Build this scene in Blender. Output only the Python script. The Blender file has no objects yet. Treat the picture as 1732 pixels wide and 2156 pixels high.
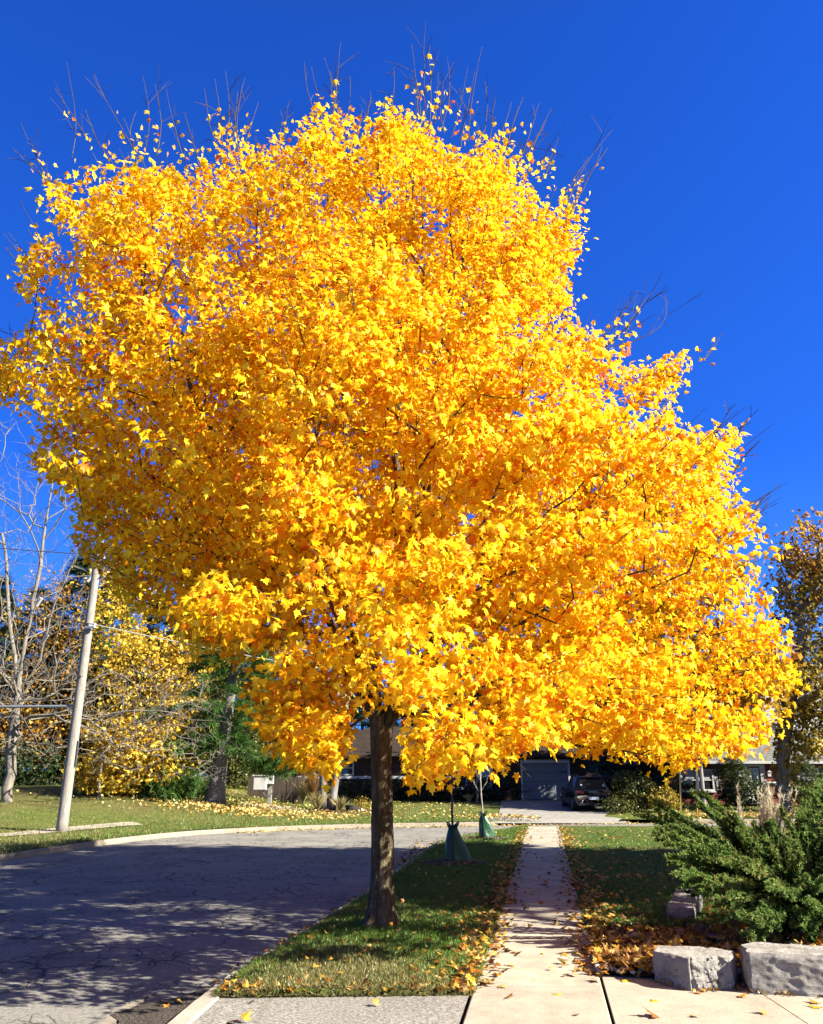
import bpy, bmesh, math, random
import numpy as np
from mathutils import Vector, Matrix, noise
rng = np.random.default_rng(11); random.seed(11)
S = bpy.context.scene; COL = S.collection
# ---------------------------------------------------------------- camera model (used to measure places on the ground)
K = 823 / 1732.0; F = 824.0; CX, CY = 411.5, 512.0; H = 1.95; PIT = math.radians(17.64)
cp, sp = math.cos(PIT), math.sin(PIT)
def ray(x, y):
    u = (x * K - CX) / F; v = (CY - y * K) / F
    return np.array((u, cp - sp * v, sp + cp * v))
def G(x, y, z=0.0):
    r = ray(x, y); t = (z - H) / r[2]
    return np.array((r[0] * t, r[1] * t, z))
def P(x, y, d):
    r = ray(x, y); t = d / r[1]
    return np.array((r[0] * t, d, H + r[2] * t))
def proj(p):
    p = np.asarray(p); q = p - (0, 0, H)
    zc = q[:, 1] * cp + q[:, 2] * sp; yc = -q[:, 1] * sp + q[:, 2] * cp
    return np.stack([(CX + F * q[:, 0] / zc) / K, (CY - F * yc / zc) / K], 1)
def sm(a, b, x):
    t = np.clip((np.asarray(x, float) - a) / (b - a), 0, 1); return t * t * (3 - 2 * t)
def unit(v):
    return v / np.maximum(np.linalg.norm(v, axis=-1, keepdims=True), 1e-9)
SUN_AZ, SUN_EL = math.radians(71), math.radians(34)
SUN = Vector((math.sin(SUN_AZ) * math.cos(SUN_EL), -math.cos(SUN_AZ) * math.cos(SUN_EL), math.sin(SUN_EL)))
# ---------------------------------------------------------------- materials
def NM(name):
    m = bpy.data.materials.new(name); m.use_nodes = True
    nt = m.node_tree; nt.nodes.clear()
    out = nt.nodes.new('ShaderNodeOutputMaterial')
    return m, nt, out
def nd(nt, t, ins=None, **kw):
    n = nt.nodes.new(t)
    for k, v in kw.items(): setattr(n, k, v)
    for k, v in (ins or {}).items():
        s = n.inputs[k]
        if isinstance(v, bpy.types.NodeSocket): nt.links.new(v, s)
        else: s.default_value = v
    return n
def c4(c): return (c[0], c[1], c[2], 1)
def ramp(nt, fac, cols, interp='LINEAR'):
    r = nd(nt, 'ShaderNodeValToRGB', {'Fac': fac}); cr = r.color_ramp; cr.interpolation = interp
    while len(cr.elements) < len(cols): cr.elements.new(0.5)
    for e, (p, c) in zip(cr.elements, cols): e.position = p; e.color = c4(c)
    return r.outputs['Color']
def mix(nt, fac, a, b, mode='MIX'):
    n = nt.nodes.new('ShaderNodeMix'); n.data_type = 'RGBA'; n.blend_type = mode
    for i, v in ((0, fac), (6, a), (7, b)):
        if isinstance(v, bpy.types.NodeSocket): nt.links.new(v, n.inputs[i])
        else: n.inputs[i].default_value = v if i == 0 else c4(v)
    return n.outputs[2]
def coords(nt, stretch=(1, 1, 1), coord='Object'):
    tc = nd(nt, 'ShaderNodeTexCoord')
    return nd(nt, 'ShaderNodeMapping', {'Vector': tc.outputs[coord], 'Scale': stretch}).outputs[0]
def nz(nt, vec, scale, detail=5, rough=.6, dist=0):
    return nd(nt, 'ShaderNodeTexNoise', {'Vector': vec, 'Scale': scale, 'Detail': detail, 'Roughness': rough, 'Distortion': dist}).outputs['Fac']
def bumpn(nt, h, strength, dist):
    return nd(nt, 'ShaderNodeBump', {'Height': h, 'Strength': strength, 'Distance': dist}).outputs[0]
ALB = .58      # every colour below was picked for a softer light; one common factor brings them to real reflectances
def princ(nt, out, col, rough=.8, spec=.3, nrm=None, metal=0, coat=0):
    col = mix(nt, 1, col, (ALB, ALB, ALB), 'MULTIPLY') if isinstance(col, bpy.types.NodeSocket) else tuple(ALB * q for q in col)
    p = nd(nt, 'ShaderNodeBsdfPrincipled', {'Roughness': rough, 'Specular IOR Level': spec, 'Metallic': metal, 'Coat Weight': coat})
    if isinstance(col, bpy.types.NodeSocket): nt.links.new(col, p.inputs['Base Color'])
    else: p.inputs['Base Color'].default_value = c4(col)
    if nrm is not None: nt.links.new(nrm, p.inputs['Normal'])
    nt.links.new(p.outputs[0], out.inputs[0]); return p
def pm(name, cols, scale=4, rough=.8, bump=.4, bscale=30, bdist=.02, spec=.25, stretch=(1, 1, 1), grain=0, island=0, detail=6, dist=0, coat=0, metal=0):
    m, nt, out = NM(name); v = coords(nt, stretch)
    if not isinstance(cols, list): cols = [(.3, tuple(c * .82 for c in cols)), (.7, tuple(min(1, c * 1.12) for c in cols))]
    f = nz(nt, v, scale, detail, .62, dist)
    if island:
        g = nd(nt, 'ShaderNodeNewGeometry').outputs['Random Per Island']
        f = nd(nt, 'ShaderNodeMath', {0: f, 1: nd(nt, 'ShaderNodeMath', {0: g, 1: -.5, 2: 0}, operation='ADD').outputs[0], 2: 0}, operation='ADD').outputs[0] if island == 1 else nd(nt, 'ShaderNodeMath', {0: g, 1: island, 2: f}, operation='MULTIPLY_ADD').outputs[0]
    c = ramp(nt, f, cols)
    if grain:
        g2 = nz(nt, v, bscale * 2.2, 3, .7)
        c = mix(nt, grain, c, ramp(nt, g2, [(.3, (.25, .25, .25)), (.7, (1.6, 1.6, 1.6))]), 'MULTIPLY')
    n = bumpn(nt, nz(nt, v, bscale, 6, .65), bump, bdist) if bump else None
    princ(nt, out, c, rough, spec, n, metal, coat); return m
def leafm(name, cols, trans=.45, tcol=1.15, gloss=.06, nscale=.5, amp=.5, patch=None, alb=None):
    """thin leaf: diffuse on top, light through the blade, a little sheen; one tone per leaf"""
    m, nt, out = NM(name)
    g = nd(nt, 'ShaderNodeNewGeometry').outputs['Random Per Island']
    v = coords(nt); f = nz(nt, v, nscale, 3, .6)
    f = nd(nt, 'ShaderNodeMath', {0: f, 1: 1 - amp, 2: 0}, operation='MULTIPLY').outputs[0]
    f = nd(nt, 'ShaderNodeMath', {0: g, 1: amp, 2: f}, operation='MULTIPLY_ADD').outputs[0]
    c = ramp(nt, f, cols)
    if patch:
        pf = nd(nt, 'ShaderNodeMath', {0: nz(nt, v, patch[1], 2, .5), 1: g, 2: 0}, operation='MULTIPLY').outputs[0]
        c = mix(nt, ramp(nt, pf, [(patch[2], (0, 0, 0)), (patch[2] + .08, (1, 1, 1))]), c, patch[0])
    c = mix(nt, 1, c, (alb or ALB,) * 3, 'MULTIPLY')
    d = nd(nt, 'ShaderNodeBsdfDiffuse', {'Color': c})
    t = nd(nt, 'ShaderNodeBsdfTranslucent', {'Color': mix(nt, 1, c, (tcol, tcol, tcol), 'MULTIPLY')})
    s1 = nd(nt, 'ShaderNodeMixShader', {0: trans, 1: d.outputs[0], 2: t.outputs[0]})
    gl = nd(nt, 'ShaderNodeBsdfGlossy', {'Color': mix(nt, .65, (1, 1, 1), c), 'Roughness': .42})
    s2 = nd(nt, 'ShaderNodeMixShader', {0: gloss, 1: s1.outputs[0], 2: gl.outputs[0]})
    nt.links.new(s2.outputs[0], out.inputs[0]); return m
# ---------------------------------------------------------------- mesh collector
class MB:
    def __init__(self): self.V = []; self.F = []; self.n = 0
    def add(self, v, *fs):
        v = np.asarray(v, float).reshape(-1, 3); self.V.append(v)
        for f in fs:
            f = np.asarray(f, int)
            if f.ndim == 1: f = f[None]
            self.F.append(f + self.n)
        self.n += len(v); return self
    def box(self, x0, x1, y0, y1, z0, z1, M=None):
        v = np.array([(x, y, z) for z in (z0, z1) for x, y in ((x0, y0), (x1, y0), (x1, y1), (x0, y1))])
        if M is not None: v = np.array([M @ Vector(p) for p in v])
        return self.add(v, [(3, 2, 1, 0), (4, 5, 6, 7), (0, 1, 5, 4), (1, 2, 6, 5), (2, 3, 7, 6), (3, 0, 4, 7)])
    def prism(self, poly, z0, z1, ax='z'):
        k = len(poly)
        def w(a, b, c): return {'z': (a, b, c), 'y': (a, c, b), 'x': (c, a, b)}[ax]
        v = [w(a, b, z0) for a, b in poly] + [w(a, b, z1) for a, b in poly]
        self.add(v, [tuple(range(k))[::-1]], [tuple(range(k, 2 * k))], [(i, (i + 1) % k, k + (i + 1) % k, k + i) for i in range(k)]); return self
    def tube(self, path, rad, n=6, cap=True):
        p = np.asarray(path, float); L = len(p); rad = np.broadcast_to(np.asarray(rad, float), (L,))
        t = unit(np.gradient(p, axis=0)); up = np.array((0, 0, 1.)) if abs(t[0][2]) < .9 else np.array((1., 0, 0))
        a = unit(np.cross(t, up)); 
        for i in range(1, L):
            if (a[i] * a[i - 1]).sum() < 0: a[i] = -a[i]
        bad = np.linalg.norm(a, axis=1) < .5
        a[bad] = (1, 0, 0); b = np.cross(t, a)
        th = np.arange(n) * 2 * np.pi / n
        v = p[:, None] + rad[:, None, None] * (a[:, None] * np.cos(th)[None, :, None] + b[:, None] * np.sin(th)[None, :, None])
        i = np.arange(L - 1)[:, None] * n; j = np.arange(n)[None]; j2 = (j + 1) % n
        f = np.stack([i + j, i + j2, i + n + j2, i + n + j], -1).reshape(-1, 4)
        self.add(v, f) if not cap else self.add(v, f, [tuple(range(n))[::-1]], [tuple(range((L - 1) * n, L * n))]); return self
    def grid(self, pts):
        """pts: (a,b,3) lattice"""
        p = np.asarray(pts, float); a, b = p.shape[:2]
        i = np.arange(a - 1)[:, None] * b; j = np.arange(b - 1)[None]
        self.add(p, np.stack([i + j, i + j + 1, i + b + j + 1, i + b + j], -1).reshape(-1, 4)); return self
    def cloud(self, pos, nrm, tip, size, T):
        tv, tf = T; pos = np.asarray(pos); N = len(pos)
        if N == 0: return self
        n = unit(nrm); y = unit(tip - n * (tip * n).sum(1, keepdims=True)); x = np.cross(y, n)
        s = np.broadcast_to(np.asarray(size, float), (N,))[:, None, None]
        v = pos[:, None] + s * (tv[None, :, 0:1] * x[:, None] + tv[None, :, 1:2] * y[:, None] + tv[None, :, 2:3] * n[:, None])
        k = len(tv); fs = (np.arange(N) * k)[:, None, None] + tf[None]
        self.add(v, fs.reshape(-1, tf.shape[1])); return self
    def build(self, name, mat, parent=None, smooth=False, bevel=0):
        V = np.concatenate(self.V)
        if parent is not None: V = V - np.array(wloc(parent))
        me = bpy.data.meshes.new(name); me.vertices.add(len(V)); me.vertices.foreach_set('co', V.astype(np.float32).ravel())
        tot = np.concatenate([np.full(len(f), f.shape[1]) for f in self.F]); lv = np.concatenate([f.ravel() for f in self.F])
        me.loops.add(len(lv)); me.loops.foreach_set('vertex_index', lv.astype(np.int32))
        me.polygons.add(len(tot)); me.polygons.foreach_set('loop_start', np.concatenate([[0], np.cumsum(tot)[:-1]]).astype(np.int32))
        me.update(calc_edges=True)
        me.polygons.foreach_set('use_smooth', np.full(len(tot), bool(smooth)))
        me.materials.append(mat); o = bpy.data.objects.new(name, me); COL.objects.link(o)
        if parent is not None: o.parent = parent
        if bevel:
            md = o.modifiers.new('bevel', 'BEVEL'); md.width = bevel; md.segments = 2; md.limit_method = 'ANGLE'
        return o
LOC = {}
def wloc(o):
    v = Vector((0, 0, 0))
    while o is not None: v = v + o.location; o = o.parent
    return v
def tag(o, label=None, cat=None, group=None, kind=None):
    for k, v in (('label', label), ('category', cat), ('group', group), ('kind', kind)):
        if v: o[k] = v
    return o
def thing(name, loc, label, cat, group=None):
    o = bpy.data.objects.new(name, None); COL.objects.link(o); o.location = tuple(loc); o.empty_display_size = .2
    return tag(o, label, cat, group)
def copy_tree(o, parent=None):
    c = o.copy(); COL.objects.link(c); c.parent = parent
    for ch in list(o.children): copy_tree(ch, c)
    return c
def text_mb(s, size, M):
    cu = bpy.data.curves.new('t', 'FONT'); cu.body = s; cu.size = size; cu.extrude = .006; cu.align_x = 'CENTER'
    ob = bpy.data.objects.new('t', cu); COL.objects.link(ob)
    bpy.context.view_layer.update()
    me = bpy.data.meshes.new_from_object(ob); mb = MB()
    v = [M @ x.co for x in me.vertices]; mb.add(np.array(v)); base = mb.n
    for p in me.polygons: mb.F.append(np.array([list(p.vertices)]))
    bpy.data.objects.remove(ob); bpy.data.meshes.remove(me); return mb
# ---------------------------------------------------------------- leaf shapes (stem at 0, tip along +y)
def leaf_t(R, tip=1.0, fold=.28, droop=.22, mid=.3):
    o = [(0, 0)] + R + [(0, tip)] + [(-x, y) for x, y in R[::-1]]
    v = np.array([(0, mid, .03)] + [(x, y, -fold * abs(x) - droop * y * y) for x, y in o])
    k = len(o); return v, np.array([(0, 1 + i, 1 + (i + 1) % k) for i in range(k)])
MAPLE = leaf_t([(.08, -.04), (.34, -.15), (.25, .05), (.42, .12), (.60, .40), (.40, .36), (.24, .42), (.30, .64), (.13, .62)])
MAPLE_S = leaf_t([(.34, -.1), (.24, .08), (.58, .38), (.24, .42), (.2, .68)])
MAPLE_F = leaf_t([(.08, -.04), (.34, -.15), (.25, .05), (.42, .12), (.60, .40), (.40, .36), (.24, .42), (.30, .64), (.13, .62)], fold=.2, droop=-.14)
OVAL = (np.array([(0, 0, 0), (.36, .42, -.08), (0, 1, -.12), (-.36, .42, -.08)]), np.array([(0, 1, 2), (0, 2, 3)]))
BLADE = (np.array([(-.09, 0, 0), (.09, 0, 0), (.03, .62, .08), (0, 1, .3), ]), np.array([(0, 1, 2), (0, 2, 3)]))
NEEDLE = (np.array([(-.07, 0, 0), (.07, 0, 0), (0, 1, .05)]), np.array([(0, 1, 2)]))
TUFT = (np.concatenate([np.array([(-.05, 0, 0), (.05, 0, 0), (0, 1, 0)]) @ np.array([[math.cos(a), math.sin(a), 0], [-math.sin(a), math.cos(a), 0], [0, 0, 1]]) + np.array([(0, 0, 0), (0, 0, 0), (0, 0, .22 * (i % 3 - 1))]) for i, a in enumerate(np.linspace(-1.3, 1.3, 7))]), np.arange(21).reshape(7, 3))
def rnd(n): return unit(rng.normal(size=(n, 3)))
UP = np.array((0, 0, 1.))
# ---------------------------------------------------------------- branch skeletons
def skeleton(seed, targets, step=.35, bf=.35, wig=.05, sag=0.1, skip=0):
    """seed: list of (pos,parent); every target is joined to the node that keeps its way to the root short"""
    cap = len(seed) + int(len(targets) * 8) + 4000
    N = np.zeros((cap, 3)); par = np.full(cap, -1); pl = np.zeros(cap); n = 0
    for p, q in seed:
        N[n] = p; par[n] = q; pl[n] = 0 if q < 0 else pl[q] + np.linalg.norm(N[n] - N[q]); n += 1
    root = N[0]; order = np.argsort(np.linalg.norm(targets - root, axis=1)); ends = []
    for t in targets[order]:
        d = np.linalg.norm(N[:n] - t, axis=1); cost = d + bf * pl[:n]; cost[:skip] = 1e9; k = int(np.argmin(cost)); L = d[k]
        m = max(1, int(L / step)); a = N[k].copy(); prev = k
        if n + m >= cap: break
        for i in range(1, m + 1):
            f = i / m; q = a + (t - a) * f; q = q + np.array((0, 0, -sag * L * math.sin(f * math.pi)))
            if i < m: q = q + rng.normal(size=3) * wig
            N[n] = q; par[n] = prev; pl[n] = pl[prev] + L / m; prev = n; n += 1
        ends.append(prev)
    return N[:n], par[:n], np.array(ends)
def chains(N, par, r_tip, ex, rmax=9):
    n = len(N); w = np.zeros(n); kids = [[] for _ in range(n)]
    for i in range(n):
        if par[i] >= 0: kids[par[i]].append(i)
    for i in range(n - 1, -1, -1):
        if not kids[i]: w[i] = 1
        if par[i] >= 0: w[par[i]] += w[i]
    r = np.minimum(r_tip * w ** ex, rmax); out = []
    main = [max(k, key=lambda j: w[j]) if k else -1 for k in kids]
    for i in range(n):
        if par[i] < 0 or main[par[i]] != i:
            c = [i]; 
            while main[c[-1]] >= 0: c.append(main[c[-1]])
            pts = [N[j] for j in c]; rr = [r[j] for j in c]
            if par[i] >= 0: pts = [N[par[i]]] + pts; rr = [min(r[i], r[par[i]])] + rr
            if len(pts) > 1:
                rr[-1] *= .45; out.append((np.array(pts), np.array(rr)))
    return out, r
def tubes(mb, ch, big=.03):
    for p, r in ch: mb.tube(p, r, 8 if r[0] > big else 5 if r[0] > .012 else 4, cap=False)
def inpoly(pts, poly):
    x, y = pts[:, 0], pts[:, 1]; c = np.zeros(len(pts), bool); j = len(poly) - 1
    for i in range(len(poly)):
        xi, yi = poly[i]; xj, yj = poly[j]
        c ^= ((yi > y) != (yj > y)) & (x < (xj - xi) * (y - yi) / (yj - yi + 1e-12) + xi); j = i
    return c
# ================================================================ SETTING
def zt(x, y):
    x = np.asarray(x, float); y = np.asarray(y, float)
    wl = 1 - sm(-15, -4, x)
    left = 1.3 * sm(29.5, 47, y + np.clip(-x - 12, 0, 30) * .25); cen = .34 * sm(39, 54, y)
    return .02 + wl * left + (1 - wl) * cen + .02 * np.sin(x * .9) * np.sin(y * .7) * sm(30, 34, y)
M_lawn = None
def lawn_mat(name, cols, dry, scale, dscale, bscale=55, bd=.05, lo=.42):
    m, nt, out = NM(name); v = coords(nt)
    a = ramp(nt, nz(nt, v, scale, 6, .7), cols); b = ramp(nt, nz(nt, v, 22, 5, .7), dry)
    c = mix(nt, ramp(nt, nz(nt, v, dscale, 4, .55, .4), [(lo, (0, 0, 0)), (lo + .26, (1, 1, 1))]), a, b)
    c = mix(nt, .8, c, ramp(nt, nz(nt, v, bscale, 4, .75), [(.25, (.45, .45, .45)), (.72, (1.5, 1.5, 1.4))]), 'MULTIPLY')
    princ(nt, out, c, .9, .12, bumpn(nt, nz(nt, v, bscale, 5, .8), 1, bd)); return m
GREEN = [(.3, (.055, .105, .016)), (.5, (.10, .17, .026)), (.7, (.16, .21, .045))]
DRY = [(.3, (.12, .12, .035)), (.5, (.20, .175, .062)), (.7, (.29, .23, .10))]
M_lawn = lawn_mat('lawn_grass', GREEN, DRY, 5, .55)
M_farlawn = lawn_mat('far_lawn_grass', [(.3, (.085, .135, .022)), (.5, (.145, .19, .035)), (.7, (.22, .235, .06))], DRY, 3, .16, 16, .08, .41)
M_soil = pm('soil', [(.3, (.025, .018, .011)), (.6, (.05, .035, .022)), (.75, (.10, .075, .05))], 9, .95, .8, 60, .02)
def asphalt(name, tones, crack_w, crack_lo, sp=.55):
    m, nt, out = NM(name); v = coords(nt)
    c = ramp(nt, nz(nt, v, .5, 5, .6), tones)
    c = mix(nt, sp, c, ramp(nt, nz(nt, v, 34, 3, .85), [(.34, (.25, .24, .23)), (.5, (.95, .95, .95)), (.66, (1.95, 1.9, 1.8))]), 'MULTIPLY')
    # tar stains and the long band of finer wear
    c = mix(nt, ramp(nt, nz(nt, nd(nt, 'ShaderNodeMapping', {'Vector': v, 'Scale': (1, .22, 1), 'Rotation': (0, 0, -.16)}).outputs[0], 1.1, 5, .65), [(.52, (0, 0, 0)), (.72, (.5, .5, .5))]), c, tuple(.45 * q for q in tones[0][1]))
    wv = nd(nt, 'ShaderNodeVectorMath', {0: v, 1: nd(nt, 'ShaderNodeVectorMath', {0: nd(nt, 'ShaderNodeTexNoise', {'Vector': v, 'Scale': 1.6, 'Detail': 5}).outputs['Color'], 1: (.7, .7, 0)}, operation='MULTIPLY').outputs[0]}, operation='ADD').outputs[0]
    cr = None
    for sc, wd in ((.55, crack_w), (1.6, crack_w * .62), (2.9, crack_w * .4)):
        d = nd(nt, 'ShaderNodeTexVoronoi', {'Vector': wv, 'Scale': sc}, feature='DISTANCE_TO_EDGE', voronoi_dimensions='2D').outputs['Distance']
        f = ramp(nt, d, [(0, (1, 1, 1)), (wd * sc, (0, 0, 0))])
        f = mix(nt, 1, f, ramp(nt, nz(nt, v, .35 if sc < 1 else .6, 2, .5), [(crack_lo, (0, 0, 0)), (crack_lo + .12, (1, 1, 1))]), 'MULTIPLY')
        cr = f if cr is None else mix(nt, 1, cr, f, 'LIGHTEN')
    c = mix(nt, cr, c, (.022, .02, .018))
    h = nd(nt, 'ShaderNodeMath', {0: nz(nt, v, 70, 3, .8), 1: cr, 2: 0}, operation='SUBTRACT').outputs[0]
    princ(nt, out, c, .85, .3, bumpn(nt, h, .7, .012)); return m
M_road = asphalt('road_asphalt', [(.3, (.24, .226, .198)), (.7, (.33, .31, .272))], .042, .43)
M_apron = asphalt('apron_asphalt', [(.3, (.26, .245, .225)), (.7, (.35, .33, .30))], .006, .62, .85)
def concrete(name, tones, stain=.35):
    m, nt, out = NM(name); v = coords(nt)
    g = nd(nt, 'ShaderNodeNewGeometry').outputs['Random Per Island']
    c = ramp(nt, nz(nt, v, 2.2, 8, .7), tones)
    c = mix(nt, 1, c, ramp(nt, g, [(0, (.86, .86, .87)), (1, (1.08, 1.06, 1.03))]), 'MULTIPLY')
    c = mix(nt, ramp(nt, nz(nt, v, 1.3, 5, .6, .5), [(.5, (0, 0, 0)), (.75, (stain, stain, stain))]), c, (.16, .12, .08))
    c = mix(nt, .6, c, ramp(nt, nz(nt, v, 38, 4, .8), [(.32, (.55, .54, .52)), (.5, (.95, .95, .95)), (.68, (1.2, 1.2, 1.2))]), 'MULTIPLY'); c = mix(nt, ramp(nt, nz(nt, v, 7, 6, .75, 1.5), [(.63, (0, 0, 0)), (.70, (.45, .45, .45))]), c, (.17, .13, .09))
    princ(nt, out, c, .88, .25, bumpn(nt, nz(nt, v, 80, 5, .75), .45, .006)); return m
M_walk = concrete('walk_concrete', [(.25, (.36, .31, .24)), (.5, (.50, .44, .35)), (.72, (.60, .53, .43))], .5)
M_drive = concrete('drive_concrete', [(.25, (.38, .33, .26)), (.5, (.50, .44, .355)), (.72, (.58, .52, .42))], .38)
M_fkerb = concrete('far_kerb_concrete', [(.3, (.30, .26, .20)), (.7, (.46, .40, .32))], .6)
M_kerb = concrete('kerb_concrete', [(.3, (.44, .39, .32)), (.7, (.60, .54, .45))], .5)
def structure(mb, name, mat, smooth=False):
    return tag(mb.build(name, mat, None, smooth), kind='structure')
KZ = -.13
Nk = [G(x, y, -.02)[:2] for x, y in ((180, 2300), (350, 2158), (430, 2092), (500, 2040), (600, 1985), (700, 1921), (770, 1880), (830, 1834), (880, 1797), (920, 1773), (980, 1758), (1050, 1750))]
Nk = [(Nk[0][0] - .9, 0.0)] + [tuple(p) for p in Nk] + [(4.6, 34.0), (7, 34.3), (14, 34.3), (30, 34.3), (70, 34.3)]
Fk = [(-14.5, -8), (-13, 8), (-11.7, 16)] + [tuple(G(x, y, -.05)[:2]) for x, y in ((0, 1806), (100, 1790), (250, 1768), (400, 1752), (600, 1742), (780, 1737), (1040, 1733))] + [(12, 39.6), (30, 39.8), (70, 39.8)]
def smooth_line(p, n):
    p = np.array(p, float)
    for _ in range(2):
        q = [p[0]]
        for a, b in zip(p[:-1], p[1:]): q += [a * .75 + b * .25, a * .25 + b * .75]
        p = np.array(q + [p[-1]])
    s = np.concatenate([[0], np.cumsum(np.linalg.norm(np.diff(p, axis=0), axis=1))]); t = np.linspace(0, s[-1], n)
    return np.stack([np.interp(t, s, p[:, 0]), np.interp(t, s, p[:, 1])], 1)
NK = smooth_line(Nk, 500); FK = smooth_line(Fk, 400)
def offs(L, d):
    t = unit(np.gradient(L, axis=0)); return L + np.stack([t[:, 1], -t[:, 0]], 1) * d      # + = to the right
def profile(L, prof, wob=0):
    rows = []
    for d, z in prof:
        q = offs(L, d + (rng.normal(size=len(L)) * wob)[:, None] if wob else d); rows.append(np.column_stack([q, np.full(len(q), z)]))
    return np.stack(rows, 1)
_i = NK[:, 1] < 33.2
def kx(y): return np.interp(y, NK[_i, 1], NK[_i, 0])
wl0, wl1, wr0, wr1 = G(975, 2156), G(1108, 1745), G(1290, 2156), G(1178, 1745)
def wl(y): return wl0[0] + (wl1[0] - wl0[0]) * (np.asarray(y) - wl0[1]) / (wl1[1] - wl0[1])
def wr(y): return wr0[0] + (wr1[0] - wr0[0]) * (np.asarray(y) - wr0[1]) / (wr1[1] - wr0[1])
# ground sheet to the horizon
structure(MB().add([(-900, -300, -.35), (900, -300, -.35), (900, 1500, -.35), (-900, 1500, -.35)], [(0, 1, 2, 3)]), 'ground', M_farlawn)
# road
r = np.concatenate([NK, FK[::-1]]); structure(MB().add(np.column_stack([r, np.full(len(r), KZ)]), [tuple(range(len(r)))]), 'road', M_road)
# kerbs
NKK = NK[(NK[:, 1] < 32.6) & (NK[:, 0] < 3.2)]
nk = profile(NKK, [(-.035, KZ - .02), (0, -.02), (.02, 0.004), (.185, 0.008), (.195, -.01), (.195, -.2)]).reshape(len(NKK), 6, 3)
low = 1 - sm(7.6, 9.6, NKK[:, 1]); nk[:, 1:5, 2] -= (low * .0)[:, None]; nk[:, 1:5, 2] += rng.normal(size=(len(NKK), 1)) * .002
structure(MB().grid(nk), 'kerb', M_kerb)
fkp = profile(FK, [(.02, KZ - .02), (0, .0), (-.02, .015), (-.15, .015), (-.16, -.3)])[:, ::-1]; dk = (FK[:, 0] > 3.6) & (FK[:, 0] < 11.5) & (FK[:, 1] > 36); fkp[dk, :, 2] = np.minimum(fkp[dk, :, 2], KZ - .05); structure(MB().grid(fkp), 'far_kerb', M_fkerb)
# gutter dirt by the near kerb
g = NK[(NK[:, 1] > 4) & (NK[:, 1] < 10.2)]
gp = profile(g, [(-.66, KZ + .016), (-.3, KZ + .016), (-.005, KZ + .016)]); fr = sm(10.2, 8.2, g[:, 1]); e = offs(g, 0)
gp[:, 0, :2] = e + (gp[:, 0, :2] - e) * (fr[:, None] * (1 + .18 * np.sin(g[:, 1:2] * 5.3) + .1 * np.sin(g[:, 1:2] * 13))); gp[:, 1, :2] = (gp[:, 0, :2] + gp[:, 2, :2]) / 2
M_gut = pm('gutter_dirt', [(.35, (.03, .022, .016)), (.52, (.075, .058, .042)), (.64, (.20, .17, .13)), (.75, (.42, .38, .32))], 45, .95, 1, 70, .02, detail=4)
structure(MB().grid(gp), 'gutter', M_gut)
g = NK[(NK[:, 1] > 3) & (NK[:, 1] < 9.2)]
ge = profile(g, [(-.74, KZ + .010), (-.62, KZ + .012)], .02); structure(MB().grid(ge), 'gutter_edge', M_fkerb)
# lawns
def strip(y0, y1, fl, fr_, ny, nx, zf):
    ys = np.linspace(y0, y1, ny); u = np.linspace(0, 1, nx); a = fl(ys); b = fr_(ys)
    x = a[:, None] + (b - a)[:, None] * u; y = np.repeat(ys[:, None], nx, 1); return np.stack([x, y, zf(x, y, u)], -1)
VY0 = float(G(700, 2097)[1])
def zverge(x, y, u): return .012 + .05 * np.sin(np.pi * np.clip(u, 0, 1)) + .008 * np.sin(x * 5 + y * 3)
vs_ = strip(VY0, 33.9, lambda y: kx(y) + np.where(y > 32.6, .0, .185), wl, 200, 24, zverge)
vs_ = np.concatenate([vs_[:1] - (0, .004, .2), vs_], 0); structure(MB().grid(vs_), 'verge_lawn', M_lawn, True)
DA, DB = G(1262, 2058), G(1760, 2100)
def dback(x): return np.interp(x, [DA[0], DB[0], 9], [DA[1], DB[1], DB[1] - (9 - DB[0]) * .45])
def zright(x, y, u=None): return -.03 + .05 * sm(-.05, .25, y - dback(x)) + .16 * sm(0, 5, x - wr(y)) * sm(0, 4, y - dback(x)) * (1 - sm(25, 33, y))
rl_ = strip(7.0, 34.25, wr, lambda y: y * 0 + 45, 180, 200, zright); rl_ = np.concatenate([rl_, rl_[-1:] + (0, .02, -.3)], 0); structure(MB().grid(rl_), 'right_lawn', M_lawn, True)
gl0, gr0 = G(1052, 1736)[:2], G(1322, 1733)[:2]
def farlawn():
    ts = [0, .1, .2, .3, .4, .5, .6, .7, .8, .9, 1]
    out = np.array([(-90, -8), (-90, 10), (-90, 30), (-80, 60), (-60, 120), (-30, 140), (-8, 140), (8, 140), (30, 140), (60, 140), (110, 140)], float)
    t = np.linspace(0, 1, 400); o = np.stack([np.interp(t, ts, out[:, i]) for i in (0, 1)], 1)
    k = offs(FK, -.2); s = np.linspace(0, 1, 130) ** 2.2
    q = k[:, None] + (o - k)[:, None] * s[None, :, None]; z = zt(q[..., 0], q[..., 1]); z = np.where((q[..., 0] > gl0[0] - .1) & (q[..., 0] < gr0[0] + .3) & (q[..., 1] < 40.2), -.25, z); return np.concatenate([q, z[..., None]], -1)
structure(MB().grid(farlawn()), 'far_lawn', M_farlawn, True)
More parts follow.
